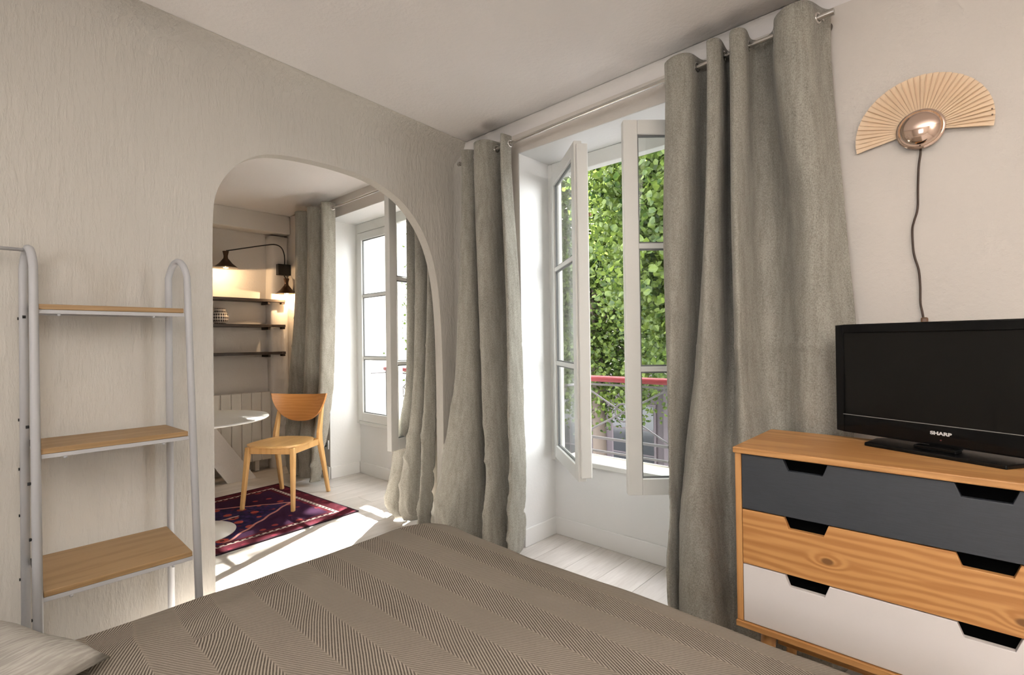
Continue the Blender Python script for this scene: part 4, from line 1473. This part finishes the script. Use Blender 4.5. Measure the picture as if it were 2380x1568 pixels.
def tree(c, rad, nleaf, label, seed):
    rnd = random.Random(seed)
    cx, cy, cz = c
    t = thing('street_tree', label, 'tree', (cx, cy, ZS))
    B().tube([(cx, cy, ZS), (cx + 0.05, cy, ZS + 2), (cx - 0.05, cy + 0.05, cz - rad[2] * 0.3), (cx, cy, cz + rad[2] * 0.6)], [0.2, 0.17, 0.13, 0.04], 12).build('trunk', M_bark, t, smooth=True)
    for k in range(12):
        a = k * 2.4
        z0_ = cz - rad[2] * 0.6 + k * rad[2] * 0.1
        B().tube([(cx, cy, z0_), (cx + rad[0] * 0.35 * math.cos(a), cy + rad[1] * 0.35 * math.sin(a), z0_ + 0.5), (cx + rad[0] * 0.8 * math.cos(a), cy + rad[1] * 0.8 * math.sin(a), z0_ + 1.3)], [0.07, 0.045, 0.012], 8).build('branch', M_bark, t, smooth=True)
    clumps = []
    for k in range(420):
        while True:
            p = Vector((rnd.uniform(-1, 1), rnd.uniform(-1, 1), rnd.uniform(-1, 1)))
            if 0.35 < p.length < 1:
                break
        clumps.append(Vector((cx + p.x * rad[0], cy + p.y * rad[1], cz + p.z * rad[2])))
    vs, fs = [], []
    for k in range(nleaf):
        cc = rnd.choice(clumps)
        p = cc + Vector((rnd.gauss(0, 0.30), rnd.gauss(0, 0.30), rnd.gauss(0, 0.24)))
        ln = rnd.uniform(0.07, 0.125)
        wd = ln * rnd.uniform(0.38, 0.5)
        ax = Vector((rnd.gauss(0, 1), rnd.gauss(0, 1), rnd.gauss(-0.5, 0.6))).normalized()
        sd = ax.cross(Vector((rnd.gauss(0, 1), rnd.gauss(0, 1), rnd.gauss(0, 1)))).normalized()
        nn = ax.cross(sd)
        n0 = len(vs)
        vs += [tuple(p), tuple(p + ax * ln * 0.35 + sd * wd + nn * 0.015), tuple(p + ax * ln * 0.75 + sd * wd * 0.7 + nn * 0.01), tuple(p + ax * ln), tuple(p + ax * ln * 0.75 - sd * wd * 0.7 + nn * 0.01), tuple(p + ax * ln * 0.35 - sd * wd + nn * 0.015)]
        fs += [(n0, n0 + 1, n0 + 2, n0 + 3), (n0, n0 + 3, n0 + 4, n0 + 5)]
    inv = frame_of(t).inverted()
    me = bpy.data.meshes.new('foliage')
    me.from_pydata([tuple(inv @ Vector(v)) for v in vs], [], fs)
    me.materials.append(M_leaf)
    o = bpy.data.objects.new('foliage', me)
    COL.objects.link(o)
    o.parent = t
    tag(o, kind='stuff')


tree((-2.0, 7.4, 4.4), (2.55, 1.7, 4.2), 100000, 'leafy green street tree filling the near window', 3)
tree((-12.3, 10.4, 2.0), (1.2, 0.8, 3.0), 12000, 'leafy green street tree seen past the far window sash', 9)

tree((-7.0, 10.7, 2.6), (2.6, 0.8, 3.4), 40000, 'leafy green street tree standing in front of the mauve shop', 21)

# ================================================================== ADDED CEILING FILL LAMP BEHIND THE CAMERA
t = thing('fill_lamp', 'added low white fill lamp behind the camera, brightening the ceiling', 'lamp', (1.0, -0.55, 0))
B().lathe([(0.16, 0), (0.16, 0.02), (0.0, 0.021)], (0, 0, 0), 32).build('base', M_white, t, local=True, auto=40)
B().tube([(0, 0, 0.0212), (0, 0, 0.70)], 0.014, 12).build('pole', M_white, t, local=True, auto=40)
B().lathe([(0.03, 0.7005), (0.12, 0.74), (0.22, 0.82), (0.216, 0.82), (0.118, 0.745), (0.0, 0.71)], (0, 0, 0), 40).build('lamp_bowl', M_white, t, local=True, auto=40)
ld = bpy.data.lights.new('ceiling_fill_light', 'AREA')
ld.shape = 'DISK'
ld.size = 0.40
ld.energy = 88
ld.spread = R(105)
ld.color = (1.0, 0.95, 0.90)
lo_ = bpy.data.objects.new('ceiling_fill_light', ld)
COL.objects.link(lo_)
lo_.location = (1.0, -0.55, 0.815)
lo_.rotation_euler = (math.pi, 0, 0)
tree((-8.45, 7.3, 6.8), (2.4, 1.6, 2.3), 60000, 'added tall tree crown blocking sun above the far window', 33)  # added crown, put there to keep sun off the round table

t = thing('neighbour_house', 'pale house across the street seen through the far window', 'building', (-27, YO, ZS))
B().box(-40, -15.25, YO - 0.3, YO + 3, ZS, 10.0).build('wall', M_facade, t)
for k in range(6):
    x_ = -37 + k * 3.6
    for zq in (-2.2, 3.4, 6.4):
        f_ = B().box(x_, x_ + 1.1, YO - 0.34, YO - 0.3005, zq, zq + 1.9).build('window', M_sash, t, bevel=0.01)
        for i in range(2):
            B().box(x_ + 0.06 + i * 0.51, x_ + 0.53 + i * 0.51, YO - 0.35, YO - 0.341, zq + 0.07, zq + 1.83).build('pane', M_paneOut, f_)
